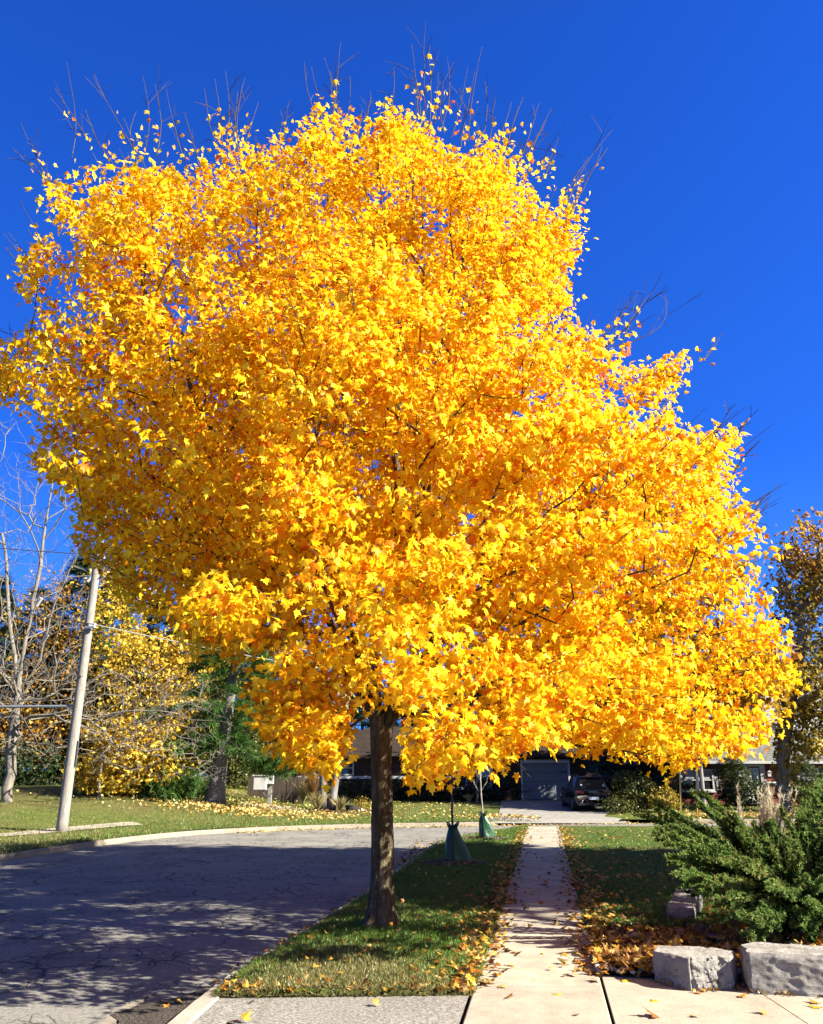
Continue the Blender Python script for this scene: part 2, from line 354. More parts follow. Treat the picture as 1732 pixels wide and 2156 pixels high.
# sidewalk slabs with open joints
sw = MB(); y = 7.58 - 1.32 * 3; k = 0
while y < 33.4:
    y1 = min(y + 1.32, 33.9) - .024; dz = random.uniform(-.004, .004)
    q = [(wl(y), y), (wr(y) - .012, y), (wr(y1) - .012, y1), (wl(y1), y1)]; b = .006
    v = [(x, yy, -.12) for x, yy in q] + [(x, yy, .016 + dz) for x, yy in q]
    cx, cy = sum(p[0] for p in q) / 4, sum(p[1] for p in q) / 4
    v += [(x + b * np.sign(cx - x) * 2, yy + b * 2 * np.sign(cy - yy), .022 + dz) for x, yy in q]
    sw.add(v, [(8, 9, 10, 11)], [(i, (i + 1) % 4, 4 + (i + 1) % 4, 4 + i) for i in range(4)], [(4 + i, 4 + (i + 1) % 4, 8 + (i + 1) % 4, 8 + i) for i in range(4)]); y += 1.32
structure(sw, 'sidewalk', M_walk)
structure(MB().add([(wl(3) - .3, 3, -.03), (wr(3) + .3, 3, -.03), (wr(34) + .05, 34, -.03), (wl(34) - .05, 34, -.03)], [(0, 1, 2, 3)]), 'joint_soil', M_soil)
# concrete driveway at the right, asphalt apron at the left
J0, J1 = G(1588, 2086), G(1700, 2160); dj = (J1 - J0) / (J1[1] - J0[1])
def jx(y): return J0[0] + dj[0] * (y - J0[1])
dr = MB()
for poly in ([(wr(3) + .022, 3), (jx(3) - .006, 3), (J0[0] - .006, J0[1] + .02), (DA[0] + .9, DA[1] - .05), (DA[0] + .3, DA[1] + .01), (wr(DA[1]) + .022, DA[1] + .03)], [(jx(3) + .006, 3), (12, 3), (12, 6.6), (9, dback(9)), (DB[0], DB[1]), (J0[0] + .006, J0[1] + .02)]):
    dr.prism(poly, -.15, .02)
structure(dr, 'driveway', M_drive)
ay = np.linspace(2, VY0 + .06, 30)
ap = np.stack([np.column_stack([kx(ay) + .20, ay, ay * 0 - .03 + .02 * sm(2, 9, ay)]), np.column_stack([wl(ay) - .03, ay + .0, ay * 0 + .012])], 1)
structure(MB().grid(ap), 'driveway_apron', M_apron)
# garage driveway and far path
def ribbon(L, w, dz, n=60):
    L = smooth_line(L, n); cols = []
    for u in np.linspace(-.5, .5, 7):
        q = offs(L, w * u if not callable(w) else (w(L[:, 1]) * u)[:, None]); cols.append(np.column_stack([q, zt(q[:, 0], q[:, 1]) + dz]))
    return np.stack(cols, 1)
M_gdrive = concrete('garage_drive_concrete', [(.3, (.30, .285, .26)), (.7, (.42, .395, .36))], .3)
gl0, gr0 = G(1052, 1736)[:2], G(1322, 1733)[:2]; gd = MB(); rows = []
for t in np.linspace(0, 1, 40):
    yy = 38.7 + (54.2 - 38.7) * t; xl = np.interp(yy, [39, 41, 54], [gl0[0] - .3, gl0[0] + .5, 5.6]); xr = np.interp(yy, [39, 41, 54], [gr0[0] + .6, gr0[0], 13.2])
    xs = np.linspace(xl, xr, 16); rows.append(np.column_stack([xs, xs * 0 + yy, KZ + .02 + (zt(xs, yy) + .035 - KZ - .02) * sm(38.7, 39.7, yy)]))
structure(gd.grid(rows), 'garage_driveway', M_gdrive)
pth = [(-30, 18.5), G(-150, 1772)[:2], G(0, 1757, .05)[:2], G(130, 1747, .06)[:2], G(232, 1738, .1)[:2], G(290, 1733, .15)[:2]]
structure(MB().grid(ribbon(pth, 1.2, .03)), 'far_path', M_walk)
# ================================================================ GRASS, LITTER, PEBBLES
M_blade = leafm('grass_blade', [(.2, (.06, .15, .014)), (.42, (.125, .26, .026)), (.6, (.20, .31, .045)), (.8, (.36, .34, .11))], .42, 1, .05, .5, .45)
M_blade_dry = leafm('dry_grass_blade', [(.25, (.14, .16, .04)), (.5, (.29, .26, .085)), (.75, (.46, .38, .17))], .35, 1, .05, .5, .5)
def blades(x, y, z, h, lean=.45):
    n = len(x); t = unit(UP + rng.normal(size=(n, 3)) * lean); nn = unit(np.cross(t, rnd(n)))
    return np.column_stack([x, y, z]), nn, t, h
def zone_y(n, a, b, p):   # more blades near the camera
    u = rng.random(n); return (a ** (1 - p) + u * (b ** (1 - p) - a ** (1 - p))) ** (1 / (1 - p))
gA, gB = MB(), MB()
n = 105000; y = zone_y(n, VY0, 33.5, 2.6); u = rng.random(n) ** .97; x = kx(y) + .10 + (wl(y) + .03 - kx(y) - .10) * u
z = zverge(x, y, u) - .004; h = (.03 + .035 * rng.random(n)) * (1 + .02 * (y - 9))
dry = (1 - sm(VY0 + .2, VY0 + 2.3, y + .7 * np.sin(x * 2.2))) * .85 + .12
k = rng.random(n) < dry
gA.cloud(*blades(x[~k], y[~k], z[~k], h[~k]), BLADE); gB.cloud(*blades(x[k], y[k], z[k], h[k] * .9, .8), BLADE)
n = 130000; y = zone_y(n, 9.2, 33.8, 2.2); x = wr(y) + (.55 * y) * rng.random(n) ** 1.15
k = y > dback(x) + .25; x, y = x[k], y[k]; n = len(x); z = zright(x, y) - .004; h = (.03 + .035 * rng.random(n)) * (1 + .025 * (y - 9)); k = rng.random(n) < .13
gA.cloud(*blades(x[~k], y[~k], z[~k], h[~k]), BLADE); gB.cloud(*blades(x[k], y[k], z[k], h[k]), BLADE)
n = 90000; i = rng.integers(60, 330, n); q = offs(FK, -.22)[i]; d = rng.random(n) ** 1.6 * 14; nrm_ = unit(offs(FK, -1) - FK)[i]
x, y = q[:, 0] + nrm_[:, 0] * d + rng.normal(size=n) * .15, q[:, 1] + nrm_[:, 1] * d + rng.normal(size=n) * .15
k = ~((x > gl0[0] - .2) & (x < 13.5) & (y > 38)); x, y = x[k], y[k]; n = len(x); h = .07 + .07 * rng.random(n); k = rng.random(n) < .22 + .6 * sm(-7, -14, x)
gA.cloud(*blades(x[~k], y[~k], zt(x, y)[~k], h[~k]), BLADE); gB.cloud(*blades(x[k], y[k], zt(x, y)[k], h[k]), BLADE)
tag(gA.build('grass', M_blade), 'green lawn grass on the verges and yards', 'grass', kind='stuff')
tag(gB.build('dry_grass', M_blade_dry), 'straw coloured dry blades mixed into the lawns', 'grass', kind='stuff')
LCOL = [(.22, (.16, .07, .02)), (.36, (.42, .15, .02)), (.5, (.62, .30, .03)), (.66, (.72, .45, .06)), (.8, (.60, .42, .17))]
M_fallen = leafm('fallen_leaf', LCOL, .2, 1, .08, .6, .75)
M_fallen_far = leafm('far_fallen_leaf', [(.25, (.55, .30, .06)), (.5, (.78, .55, .14)), (.75, (.85, .72, .32))], .2, 1, .08, .6, .7)
lit = MB()
def litter(x, y, z, s, tilt=.35, T=MAPLE_F, mb=None):
    n = len(x); nn = unit(UP + rng.normal(size=(n, 3)) * tilt); (mb or lit).cloud(np.column_stack([x, y, z + .012 + .02 * rng.random(n)]), nn, rnd(n), s * (.75 + .5 * rng.random(n)), T)
# both edges of the walk
for side in (0, 1):
    n = 1150; y = zone_y(n, 8.8 if side == 0 else 9.2, 33, 1.3)
    w = np.abs(rng.normal(size=n)) * (.16 + .10 * np.sin(y * 1.7 + side) ** 2) * np.interp(y, [9, 20, 33], [1.15, .9, .6])
    inside = rng.random(n) < .27; x = (wl(y) + np.where(inside, w * .7, -w)) if side == 0 else (wr(y) + np.where(inside, -w * .7, w * 1.3)); litter(x, y, np.where(inside, .02, .045), .078)
n = 130; y = zone_y(n, 7, 33, 1.6); x = wl(y) + (wr(y) - wl(y)) * rng.random(n); litter(x[y > 10], y[y > 10], y[y > 10] * 0 + .02, .085)
# right lawn drifts
n = 9000; y = zone_y(n, 9.6, 33, 1.9); x = wr(y) + .1 + .5 * y * rng.random(n)
f = np.array([noise.noise((a * .7, b * .5, 3.)) for a, b in zip(x, y)]); k = (rng.random(n) < .14 + 1.3 * np.clip(f, 0, 1)) & (y > dback(x) + .3); x, y = x[k], y[k]
litter(x, y, zright(x, y) + .03, .075)
# verge
n = 300; y = zone_y(n, VY0, 33, 1.5); u = rng.random(n); x = kx(y) + .15 + (wl(y) - kx(y) - .15) * u; litter(x, y, zverge(x, y, u) + .03, .066)
e_ = 5200; y_ = VY0 - .02 + .10 * rng.random(e_); x_ = kx(y_) + .16 + (wl(y_) - kx(y_) - .17) * rng.random(e_); eg = MB().cloud(*blades(x_, y_, x_ * 0 + .004, .03 + .035 * rng.random(e_), 1.1), BLADE); tag(eg.build('edge_grass', M_blade_dry), 'dry grass fringe hanging over the asphalt apron', 'grass', kind='stuff')
n = 330; y = VY0 + np.abs(rng.normal(size=n)) * .14; x = kx(y) + .2 + (wl(y) - kx(y) - .2) * rng.random(n); litter(x, y, x * 0 + .03, .06, .6)
# gutter leaves
n = 420; y = zone_y(n, 9.5, 30, 1.3); x = kx(y) - np.abs(rng.normal(size=n)) * .12 + .05; litter(x, y, np.where(x > kx(y), .01, KZ), .055, .5)
n = 240; y = zone_y(n, 21, 30, 1.2); x = kx(y) - np.abs(rng.normal(size=n)) * .45; litter(x, y, x * 0 + KZ, .09, .4)
tag(lit.build('leaf_litter', M_fallen), 'fallen maple leaves drifted along the walk and lawns', 'leaves', kind='stuff')
lf = MB()
n = 2600; i = rng.integers(140, 300, n); q = offs(FK, .12)[i]; d = np.abs(rng.normal(size=n)) * .3; nn = unit(offs(FK, 1) - FK)[i]; litter(q[:, 0] + nn[:, 0] * d, q[:, 1] + nn[:, 1] * d, d * 0 + KZ, .11, .4, OVAL, lf)
n = 4200; x = rng.uniform(-11, 30, n); y = 38 + rng.random(n) ** 1.3 * 14; k = (y > np.interp(x, FK[:, 0], FK[:, 1]) + .3) & ~((x > gl0[0] - .2) & (x < 13.2) & (rng.random(n) < .95)); x, y = x[k], y[k]; litter(x, y, zt(x, y) + .07, .13, .45, OVAL, lf)
for cx, cy, sx, sy, n in ((-8.6, 40.5, 2.6, 1.2, 1700), (-6.5, 43.5, 2.0, 1.6, 700), (14.3, 40.7, 1.5, .5, 1500), (18, 40.6, 3.2, .6, 700), (4.3, 39.7, .8, .4, 300)):
    x, y = rng.normal(size=n) * sx + cx, rng.normal(size=n) * sy + cy; litter(x, y, zt(x, y) + .08 + .1 * np.exp(-((x - cx) / sx) ** 2) * rng.random(n), .13, .5, OVAL, lf)
tag(lf.build('far_leaf_litter', M_fallen_far), 'yellow fallen leaves over the far yards and along the far kerb', 'leaves', kind='stuff')
# ================================================================ THE BIG MAPLE
M_bark = None
def bark(name, cols, sx=1, bscale=14, bdist=.03, lich=None):
    m, nt, out = NM(name); v = coords(nt, (sx, sx, .16 * sx)); v0 = coords(nt)
    c = ramp(nt, nz(nt, v, bscale, 8, .72, .6), cols)
    if lich: c = mix(nt, ramp(nt, nz(nt, v0, 6, 7, .75), [(.56, (0, 0, 0)), (.64, (.8, .8, .8))]), c, lich)
    h = nd(nt, 'ShaderNodeMath', {0: nz(nt, v, bscale * 1.6, 7, .75, .8), 1: nz(nt, v0, 70, 4, .7), 2: 0}, operation='ADD').outputs[0]
    princ(nt, out, c, .9, .15, bumpn(nt, h, 1, bdist)); return m
M_bark = bark('maple_bark', [(.3, (.045, .030, .017)), (.43, (.15, .108, .062)), (.56, (.27, .205, .125)), (.75, (.46, .38, .27))], 1, 14, .045, (.50, .46, .28))
M_limb = pm('maple_limb', [(.3, (.05, .034, .022)), (.7, (.13, .095, .06))], 9, .85, .5, 40, .01)
M_leaf = leafm('maple_leaf', [(.10, (.74, .17, .008)), (.20, (.88, .37, .008)), (.36, (.94, .54, .010)), (.66, (.96, .67, .016)), (.85, (.97, .76, .045))], .46, 1.0, .02, .55, .8, alb=.86)
SIL = [(700,1640),(560,1570),(535,1450),(500,1400),(390,1360),(365,1290),(300,1300),(200,1190),(150,1130),(165,1040),(70,975),(75,880),(20,830),(-40,860),(-40,690),(60,700),(95,650),(40,580),(50,530),(90,470),(75,385),(140,350),(200,335),(250,350),(300,330),(380,350),(440,300),(500,300),(560,310),(600,250),(640,275),(670,190),(700,200),(700,260),(780,270),(800,190),(830,180),(850,230),(900,225),(945,300),(990,330),(1030,270),(1060,260),(1090,320),(1150,330),(1175,370),(1260,380),(1230,440),(1190,480),(1235,500),(1200,560),(1190,620),(1235,680),(1260,710),(1330,740),(1420,715),(1470,725),(1530,740),(1530,800),(1470,815),(1420,850),(1450,890),(1510,900),(1590,880),(1590,930),(1520,960),(1560,1010),(1590,1060),(1620,1080),(1600,1130),(1640,1180),(1630,1250),(1680,1330),(1690,1420),(1700,1480),(1640,1510),(1610,1600),(1540,1580),(1470,1600),(1430,1640),(1390,1590),(1320,1580),(1260,1610),(1200,1560),(1110,1560),(1070,1620),(1010,1600),(940,1640),(860,1640),(820,1560),(775,1480),(740,1560)]
SILA = np.array(SIL, float)
LOBES = [((330,640),11.3,2.0,2.3,2.1),((230,920),11.0,1.8,2.2,1.8),((330,1130),11.5,1.5,1.8,1.3),((850,520),12.0,2.4,2.6,2.3),((560,500),12.0,2.2,2.4,1.9),((1060,560),12.2,1.5,2.2,2.0),
         ((740,900),10.4,2.8,2.4,3.0),((620,1330),9.4,1.4,1.9,1.5),((880,1330),9.2,1.9,1.8,1.5),((1120,1080),10.4,2.6,2.5,2.6),((1420,1120),11.0,1.5,2.0,1.8),((1400,1400),11.4,1.9,1.8,1.3),((1500,1300),11.3,1.3,1.8,1.6),((1180,1420),10.2,1.8,1.6,1.2),
         ((1420,800),11.6,.7,.8,.5),((700,900),14.6,3.4,2.6,3.0),((1150,1150),14.4,3.0,2.6,2.2),((420,1050),14.0,2.2,2.2,1.9),((900,560),14.0,2.4,2.0,2.4),((60,790),10.6,.8,1.0,.7),((680,1500),8.8,.9,1.0,.6),((1000,1530),8.7,1.3,1.1,.6),((1300,1510),10.0,1.4,1.3,.6),((540,1440),9.8,.8,1.0,.7),((850,1540),8.9,.8,1.0,.5),((760,1250),9.0,1.4,1.3,1.3)]
LC = np.array([P(a[0], a[1], d) for a, d, *_ in LOBES]); LR = np.array([r for *_, in [] ] or [(l[2], l[3], l[4]) for l in LOBES])
def unionf(p): return np.sqrt((((p[:, None] - LC) / LR) ** 2).sum(-1)).min(1)
# boughs: flattened sprays with gaps between them; each carries a handful of leaf clusters
cand = rng.uniform((-7, 5.8, 1.7), (7.5, 17.5, 15), size=(60000, 3)); f = unionf(cand); pj = proj(cand)
cand = cand[(f < 1) & inpoly(pj, SILA) & (rng.random(len(f)) < np.where(f > .6, 1, .5))]
bo = []
for c in cand:
    if not bo or np.min(((np.array(bo) - c) ** 2 * (1, 1, 1.9)).sum(1)) > .58 ** 2: bo.append(c)
    if len(bo) >= 760: break
bo += [P(x, y, d) for x, y, d in ((600,1545,9.3),(640,1585,9.0),(690,1590,9.2),(560,1510,9.6),(720,1560,9.7),(880,1590,9.5),(930,1595,9.1),(1000,1580,9.4),(1070,1565,9.9),(1150,1540,10.3),(1300,1560,10.8),(480,1230,11.5),(540,1270,11.0),(590,1330,10.6),(430,1180,12.0),(520,1180,12.5),(600,1230,12.0),(560,1300,11.4),(1420,1585,10.5),(1560,1550,10.7),(470,1385,10.2),(430,1325,10.5),(620,1490,9.2),(670,1530,8.9),(580,1460,9.6),(390,1330,11.0),(340,1280,11.2),(700,1520,10.2),(640,1440,10.4),(500,1330,11.2))]
bo = np.array(bo); bd = unit(unit((bo - (-.1, 11.8, 4.2)) * (1, 1, .8)) + UP * .12 + rng.normal(size=bo.shape) * .28); bl_ = rng.uniform(.45, .85, len(bo))
CPB = 8; bi = np.repeat(np.arange(len(bo)), CPB); t_ = rng.uniform(-.7, .75, len(bi)); sd2 = unit(np.cross(bd, UP + rng.normal(size=bo.shape) * .2))[bi]
cl = bo[bi] + bd[bi] * (bl_[bi] * t_)[:, None] + sd2 * (rng.normal(size=(len(bi), 1)) * .27 * (1.1 - .7 * np.abs(t_))[:, None]) + rng.normal(size=(len(bi), 3)) * (.05, .05, .07) - UP * (.10 * t_ ** 2)[:, None]
pj = proj(cl); trunk_gap = inpoly(pj, np.array([(748, 1475), (856, 1490), (856, 1700), (748, 1700)], float)) & (cl[:, 1] < 12.0)
cl = cl[inpoly(pj + rng.normal(size=pj.shape) * 12, SILA) & ~trunk_gap]
seedp = [((P(800,1958,11.9)[0]), 11.9, 0.0)]
base = np.array(seedp[0]); T0 = base.copy()
def D3(x, y, d): return P(x, y, d)
seed = [(base, -1)]
for z in (.5, 1.0, 1.5, 2.0, 2.45): seed.append((base + (.02 * math.sin(z * 2), .015 * z, z), len(seed) - 1))
fork = len(seed) - 1
def limb(path, frm):
    p0 = seed[frm][0]; prev = frm
    for q in path:
        m = max(1, int(np.linalg.norm(q - p0) / .4))
        for i in range(1, m + 1):
            seed.append((p0 + (q - p0) * i / m + (rng.normal(size=3) * .03 if i < m else 0), prev)); prev = len(seed) - 1
        p0 = q
    return prev
l1 = limb([D3(790,1400,11.9), D3(740,1100,11.9), D3(725,850,12.0), D3(705,640,12.0)], fork); limb([D3(690,420,12.1), D3(670,250,12.1)], l1); limb([D3(590,500,11.9), D3(470,330,11.6)], l1)
l2 = limb([D3(835,1450,11.8), D3(830,1150,11.7), D3(830,950,11.9)], fork); limb([D3(900,840,12.0), D3(960,600,12.2), D3(1010,380,12.3)], l2); limb([D3(850,640,12.2), D3(880,300,12.3)], l2)
l3 = limb([D3(870,1420,11.6), D3(960,1250,11.2), D3(1100,1130,11.0), D3(1290,960,11.2), D3(1440,800,11.5)], fork); l4 = limb([D3(880,1440,11.8), D3(1020,1360,11.2), D3(1220,1240,10.8), D3(1420,1180,10.8), D3(1560,1120,10.8)], fork)
limb([D3(740,1380,11.7), D3(600,1150,11.5), D3(430,880,11.3), D3(300,600,11.2)], fork); limb([D3(730,1420,11.8), D3(560,1250,11.6), D3(360,1080,11.4), D3(160,840,11.0)], fork)
limb([D3(860,1400,11.2), D3(900,1330,10.0), D3(980,1350,8.6)], fork); limb([D3(780,1380,11.2), D3(720,1330,10.0), D3(640,1350,8.9)], fork)
limb([np.array((1.2, 14, 5.5)), np.array((1.8, 15.3, 7.5))], fork); limb([np.array((-1.5, 14, 6)), np.array((-2.2, 15, 9))], fork)
NB, PB, ends = skeleton(seed, cl, .3, .3, .035, .06, fork)
ch, rad = chains(NB, PB, .0042, .47, .13)
holes_k = rng.random(len(cl)); sd0 = unit(unit(cl - (-.1, 11.8, 4.6)) + UP * .35)
maple = thing('maple_tree', base, 'large round maple blazing with golden yellow leaves on the grass verge', 'tree')
br = MB(); tubes(br, [(p, r) for p, r in ch if not np.allclose(p[0], base)])
main_ch = [c for c in ch if np.allclose(c[0][0], base)]
for p, r in main_ch: br.tube(p[4:], r[4:], 8, cap=False)
# bare twigs standing out of the top
TW = [(140,130,150,330),(115,185,190,300),(195,160,290,330),(180,230,240,350),(300,160,300,340),(325,175,330,330),(285,235,290,340),(350,185,400,370),(390,240,420,350),(45,260,110,390),(25,310,120,400),(42,420,110,560),(8,490,70,590),(40,545,90,620),(452,165,470,310),(473,150,475,300),(432,185,465,320),(515,165,500,330),(500,190,490,300),(545,215,510,320),(590,230,575,330),(610,210,600,300),(640,130,670,260),(655,140,680,290),(685,120,690,280),(715,88,700,260),(695,150,720,280),(738,160,725,290),(780,190,760,310),(762,230,740,320),(830,140,820,240),(866,95,880,240),(872,160,885,250),(895,45,895,235),(903,95,905,260),(922,150,915,260),(940,120,930,270),(955,130,935,280),(985,140,950,290),(1015,98,985,300),(1000,150,970,310),(1020,170,1000,320),(1043,205,1030,310),(1075,215,1040,330),(1100,205,1060,330),(1135,215,1090,350),(1160,228,1100,350),(1150,255,1110,360),(1190,262,1130,370),(1175,290,1140,380),(1290,272,1190,440),(1280,310,1200,450),(1240,330,1180,420),(1395,570,1260,740),(1400,620,1290,730),(1380,610,1300,760),(1345,610,1250,740),(1300,640,1240,740),(1310,660,1270,750),(1550,850,1500,930),(1598,860,1540,920),(1575,880,1520,960),(1600,930,1540,1000),(1640,1020,1560,1100),(1635,1060,1580,1110),(1540,900,1490,980),(1520,700,1480,760),(0,690,60,750),(10,520,80,600)]
for x0, y0, x1, y1 in TW:
    d = 11.9 + rng.normal() * .7; a, b = P(x1, y1, d), P(x0, y0, d + rng.normal() * .25); L = np.linalg.norm(b - a); side = unit(np.cross(b - a, rnd(1)[0])) * L * rng.normal() * .07
    t = np.linspace(0, 1, 7)[:, None]; p = a + (b - a) * t + side * np.sin(t * math.pi) + rng.normal(size=(7, 3)) * .008; br.tube(p, np.linspace(.0095, .0038, 7), 4, cap=False)
    for _ in range(rng.integers(2, 5)):
        i = rng.integers(1, 5); q = p[i] + (unit((b - a) + rng.normal(size=3) * L * .45)) * L * rng.uniform(.15, .42); m_ = (p[i] + q) / 2 + (b - a) * .03; br.tube([p[i], m_, q], [.006, .0048, .003], 3, cap=False); q2 = m_ + unit(q - m_ + rng.normal(size=3) * L * .12) * L * rng.uniform(.08, .2); br.tube([m_, (m_ + q2) / 2 + (0, 0, .01), q2], [.004, .0034, .002], 3, cap=False)
for k in range(0, len(cl), 1):
    if holes_k[k] > .5: br.tube([cl[k] - sd0[k] * .3, cl[k] + sd0[k] * .12, cl[k] + sd0[k] * .34], [.0055, .004, .0025], 3, cap=False)
br.build('branch_framework', M_limb, maple)
# trunk with fluted, fissured bark and root flare
tk = []; na = 56
for z in np.linspace(-.12, 2.75, 150):
    c = base + (.02 * math.sin(z * 2) if z > 0 else 0, .015 * z, z); rr = .158 - .008 * z + .15 * math.exp(-max(z, -.1) * 6) + .045 * max(0, z - 2.0)
    row = []
    for j in range(na):
        a = j * 2 * math.pi / na; fl = 1 + .16 * math.exp(-max(z, 0) * 4) * math.sin(5 * a + .6) + .035 * math.sin(3 * a + z * .5)
        n1 = noise.noise((math.cos(a) * 3.2, math.sin(a) * 3.2, z * .8)); n2 = 1 - abs(noise.noise((math.cos(a) * 8, math.sin(a) * 8, z * 1.5 + 7))) * 2.2
        r_ = rr * fl +   .014 * n1 - .021 * max(0, n2 - .30) + .006 * noise.noise((math.cos(a) * 20, math.sin(a) * 20, z * 9))
        row.append(c + (r_ * math.cos(a), r_ * math.sin(a), 0))
    tk.append(row + [row[0]])
tkm = MB().grid(np.array(tk)); tkm.F[-1] = tkm.F[-1][:, ::1]
tkm.build('trunk', M_bark, maple, True)
# leaves
NLc = 30; ctr0 = np.array((-.1, 11.8, 4.6)); sd_ = unit(unit(cl - ctr0) + UP * .35 + rng.normal(size=cl.shape) * .35); sl_ = rng.uniform(.2, .5, len(cl))
idx = np.repeat(np.arange(len(cl)), NLc); n = len(idx); w_ = rng.uniform(-.75, .35, n)
off = sd_[idx] * (sl_[idx] * w_)[:, None] + rng.normal(size=(n, 3)) * (.115, .115, .085) * (1.15 - .8 * np.clip(w_, -.4, .35))[:, None] - UP * .03; pos = cl[idx] + off
ctr = np.array((-.1, 11.8, 6.0)); outw = unit((cl[idx] - ctr) / (1, 1, .8))
nrm = unit(outw * .55 + UP * .45 + rnd(n) * .85); tip = unit(outw * .45 - UP * .75 + rnd(n) * .65)
sz = .086 * rng.uniform(.55, 1.35, n) * (1 + .12 * sm(10.2, 8.2, pos[:, 1]))
pj = proj(pos); ok = ~(inpoly(pj, np.array([(757, 1500), (846, 1510), (846, 1700), (757, 1700)], float)) & (pos[:, 1] < 12)) & inpoly(pj + rng.normal(size=cl.shape[:1] + (2,))[idx] * 17 + rng.normal(size=(n, 2)) * 6, SILA); pos, nrm, tip, sz, pj = pos[ok], nrm[ok], tip[ok], sz[ok], pj[ok]
near = pos[:, 1] < 9.6
lm = MB().cloud(pos[near], nrm[near], tip[near], sz[near], MAPLE).cloud(pos[~near], nrm[~near], tip[~near], sz[~near], MAPLE_S)
# straggling leaves out on the twigs
m = 620; t_ = np.array(TW)[rng.integers(0, len(TW), m)]; fr = rng.random(m) ** .5; px = t_[:, 0] + (t_[:, 2] - t_[:, 0]) * (.3 + .7 * fr) + rng.normal(size=m) * 9; py = t_[:, 1] + (t_[:, 3] - t_[:, 1]) * (.3 + .7 * fr) + rng.normal(size=m) * 9
sp_ = np.array([P(a, b, 11.9 + rng.normal() * .5) for a, b in zip(px, py)]); lm.cloud(sp_, rnd(m), unit(rnd(m) - UP * .8), .085 * rng.uniform(.7, 1.2, m), MAPLE)
lm.build('crown', M_leaf, maple, True)
print('maple leaves', len(pos), 'clusters', len(cl), 'nodes', len(NB))
# ================================================================ FOREGROUND OBJECTS
M_stone = None
def stonem():
    m, nt, out = NM('limestone'); v = coords(nt); vs = coords(nt, (1, 1, 4))
    c = ramp(nt, nz(nt, v, 5, 8, .7), [(.3, (.37, .34, .305)), (.5, (.52, .485, .445)), (.72, (.70, .665, .62))])
    c = mix(nt, ramp(nt, nz(nt, vs, 7, 6, .7, 1), [(.55, (0, 0, 0)), (.63, (.6, .6, .6))]), c, (.22, .19, .17))
    c = mix(nt, ramp(nt, nz(nt, v, 26, 4, .7, 2), [(.62, (0, 0, 0)), (.66, (.7, .7, .7))]), c, (.62, .58, .54))
    c = mix(nt, ramp(nt, nz(nt, v, 2.2, 6, .7, .8), [(.52, (0, 0, 0)), (.7, (.45, .45, .45))]), c, (.19, .165, .13)); c = mix(nt, .5, c, ramp(nt, nz(nt, v, 60, 4, .8), [(.3, (.5, .5, .5)), (.7, (1.35, 1.35, 1.35))]), 'MULTIPLY')
    h = nd(nt, 'ShaderNodeMath', {0: nz(nt, vs, 9, 8, .75), 1: nz(nt, v, 40, 6, .8), 2: 0}, operation='ADD').outputs[0]
    princ(nt, out, c, .9, .2, bumpn(nt, h, 1, .03)); return m
M_stone = stonem()
def boulder(name, foot, z0, h, chip=None, seed=0, tops=0.02, n=34):
    """quarried block: footprint polygon (ccw), rough split faces, worn top edge"""
    foot = [np.array(p[:2], float) for p in foot]; c = sum(foot) / len(foot); k = len(foot); ring = []
    per = []
    for i in range(k):
        a, b = foot[i], foot[(i + 1) % k]; L = np.linalg.norm(b - a); m = max(6, int(L / .012))
        for j in range(m):
            t = j / m; per.append((a + (b - a) * t, i, min(t, 1 - t) * L))
    rows = []; nr = int(h / .012)
    for iz in range(nr + 1):
        z = h * iz / nr; row = []
        for p, i, e in per:
            q = p.copy(); d = unit(q - c)
            r = noise.noise((q[0] * 5 + seed, q[1] * 5, z * 7)) * .022 + noise.noise((q[0] * 16, q[1] * 16 + seed, z * 22)) * .009
            if chip is not None and i == chip: r += .030 * (abs(noise.noise((q[0] * 9, q[1] * 9, z * 11 + seed))) - .4) + .026 * (noise.cell((q[0] * 13 + z * 5, q[1] * 13, z * 12 - q[0] * 4)) - .5) * .8
            r -= .02 * max(0, 1 - e / .03) ** 2
            top = max(0, (z - h + .045) / .045); r -= (.014 + .034 * max(0, noise.noise((q[0] * 7, q[1] * 7, seed + 3.)) + .15)) * top ** 1.6
            q = q + d * r; row.append((q[0], q[1], z0 + z))
        rows.append(row + [row[0]])
    top = np.array(rows[-1]); cc = np.array((c[0], c[1], z0 + h + .004)); caps = [top]
    for s in np.linspace(.95, 0.02, 14):
        q = cc + (top - cc) * s; q[:, 2] = z0 + h + np.array([.012 * noise.noise((x * 8, y * 8, seed)) + .006 * noise.noise((x * 25, y * 25, seed)) for x, y in q[:, :2]])
        caps.append(q)
    mb = MB().grid(np.array(rows)[:, ::1]); mb.grid(np.array(caps))
    return mb
def gd_(x, y): return G(x, y, .02)
b1 = [gd_(1377, 2066), gd_(1457, 2087), gd_(1546, 2084), gd_(1557, 2066), gd_(1490, 2054), gd_(1388, 2052)]
tag(boulder('b', b1, 0.0, .29, 1, 2.).build('boulder', M_stone, None), 'grey limestone block with a rough broken front corner beside the leafy pebbles', 'boulder', 'limestone blocks edging the driveway')
b2 = [gd_(1562, 2070), gd_(1580, 2091), gd_(1850, 2104), gd_(1850, 2082), gd_(1600, 2062)]
tag(boulder('b', b2, 0.0, .36, None, 9.).build('boulder', M_stone, None), 'long smooth faced limestone block under the juniper at the driveway edge', 'boulder', 'limestone blocks edging the driveway')
for (pts, h, z0, lab) in (([(1403, 1923), (1462, 1930), (1470, 1912), (1412, 1906)], .10, .10, 'low flat stone with leaves on it at the lower left of the juniper'), ([(1418, 1909), (1470, 1914), (1480, 1900), (1424, 1896)], .18, .12, 'pale flat stone standing behind the lower flat stone beside the juniper')):
    tag(boulder('b', [G(a, b, z0) for a, b in pts], z0 - .06, h + .06, None, h * 50).build('flat_stone', M_stone, None), lab, 'stone')
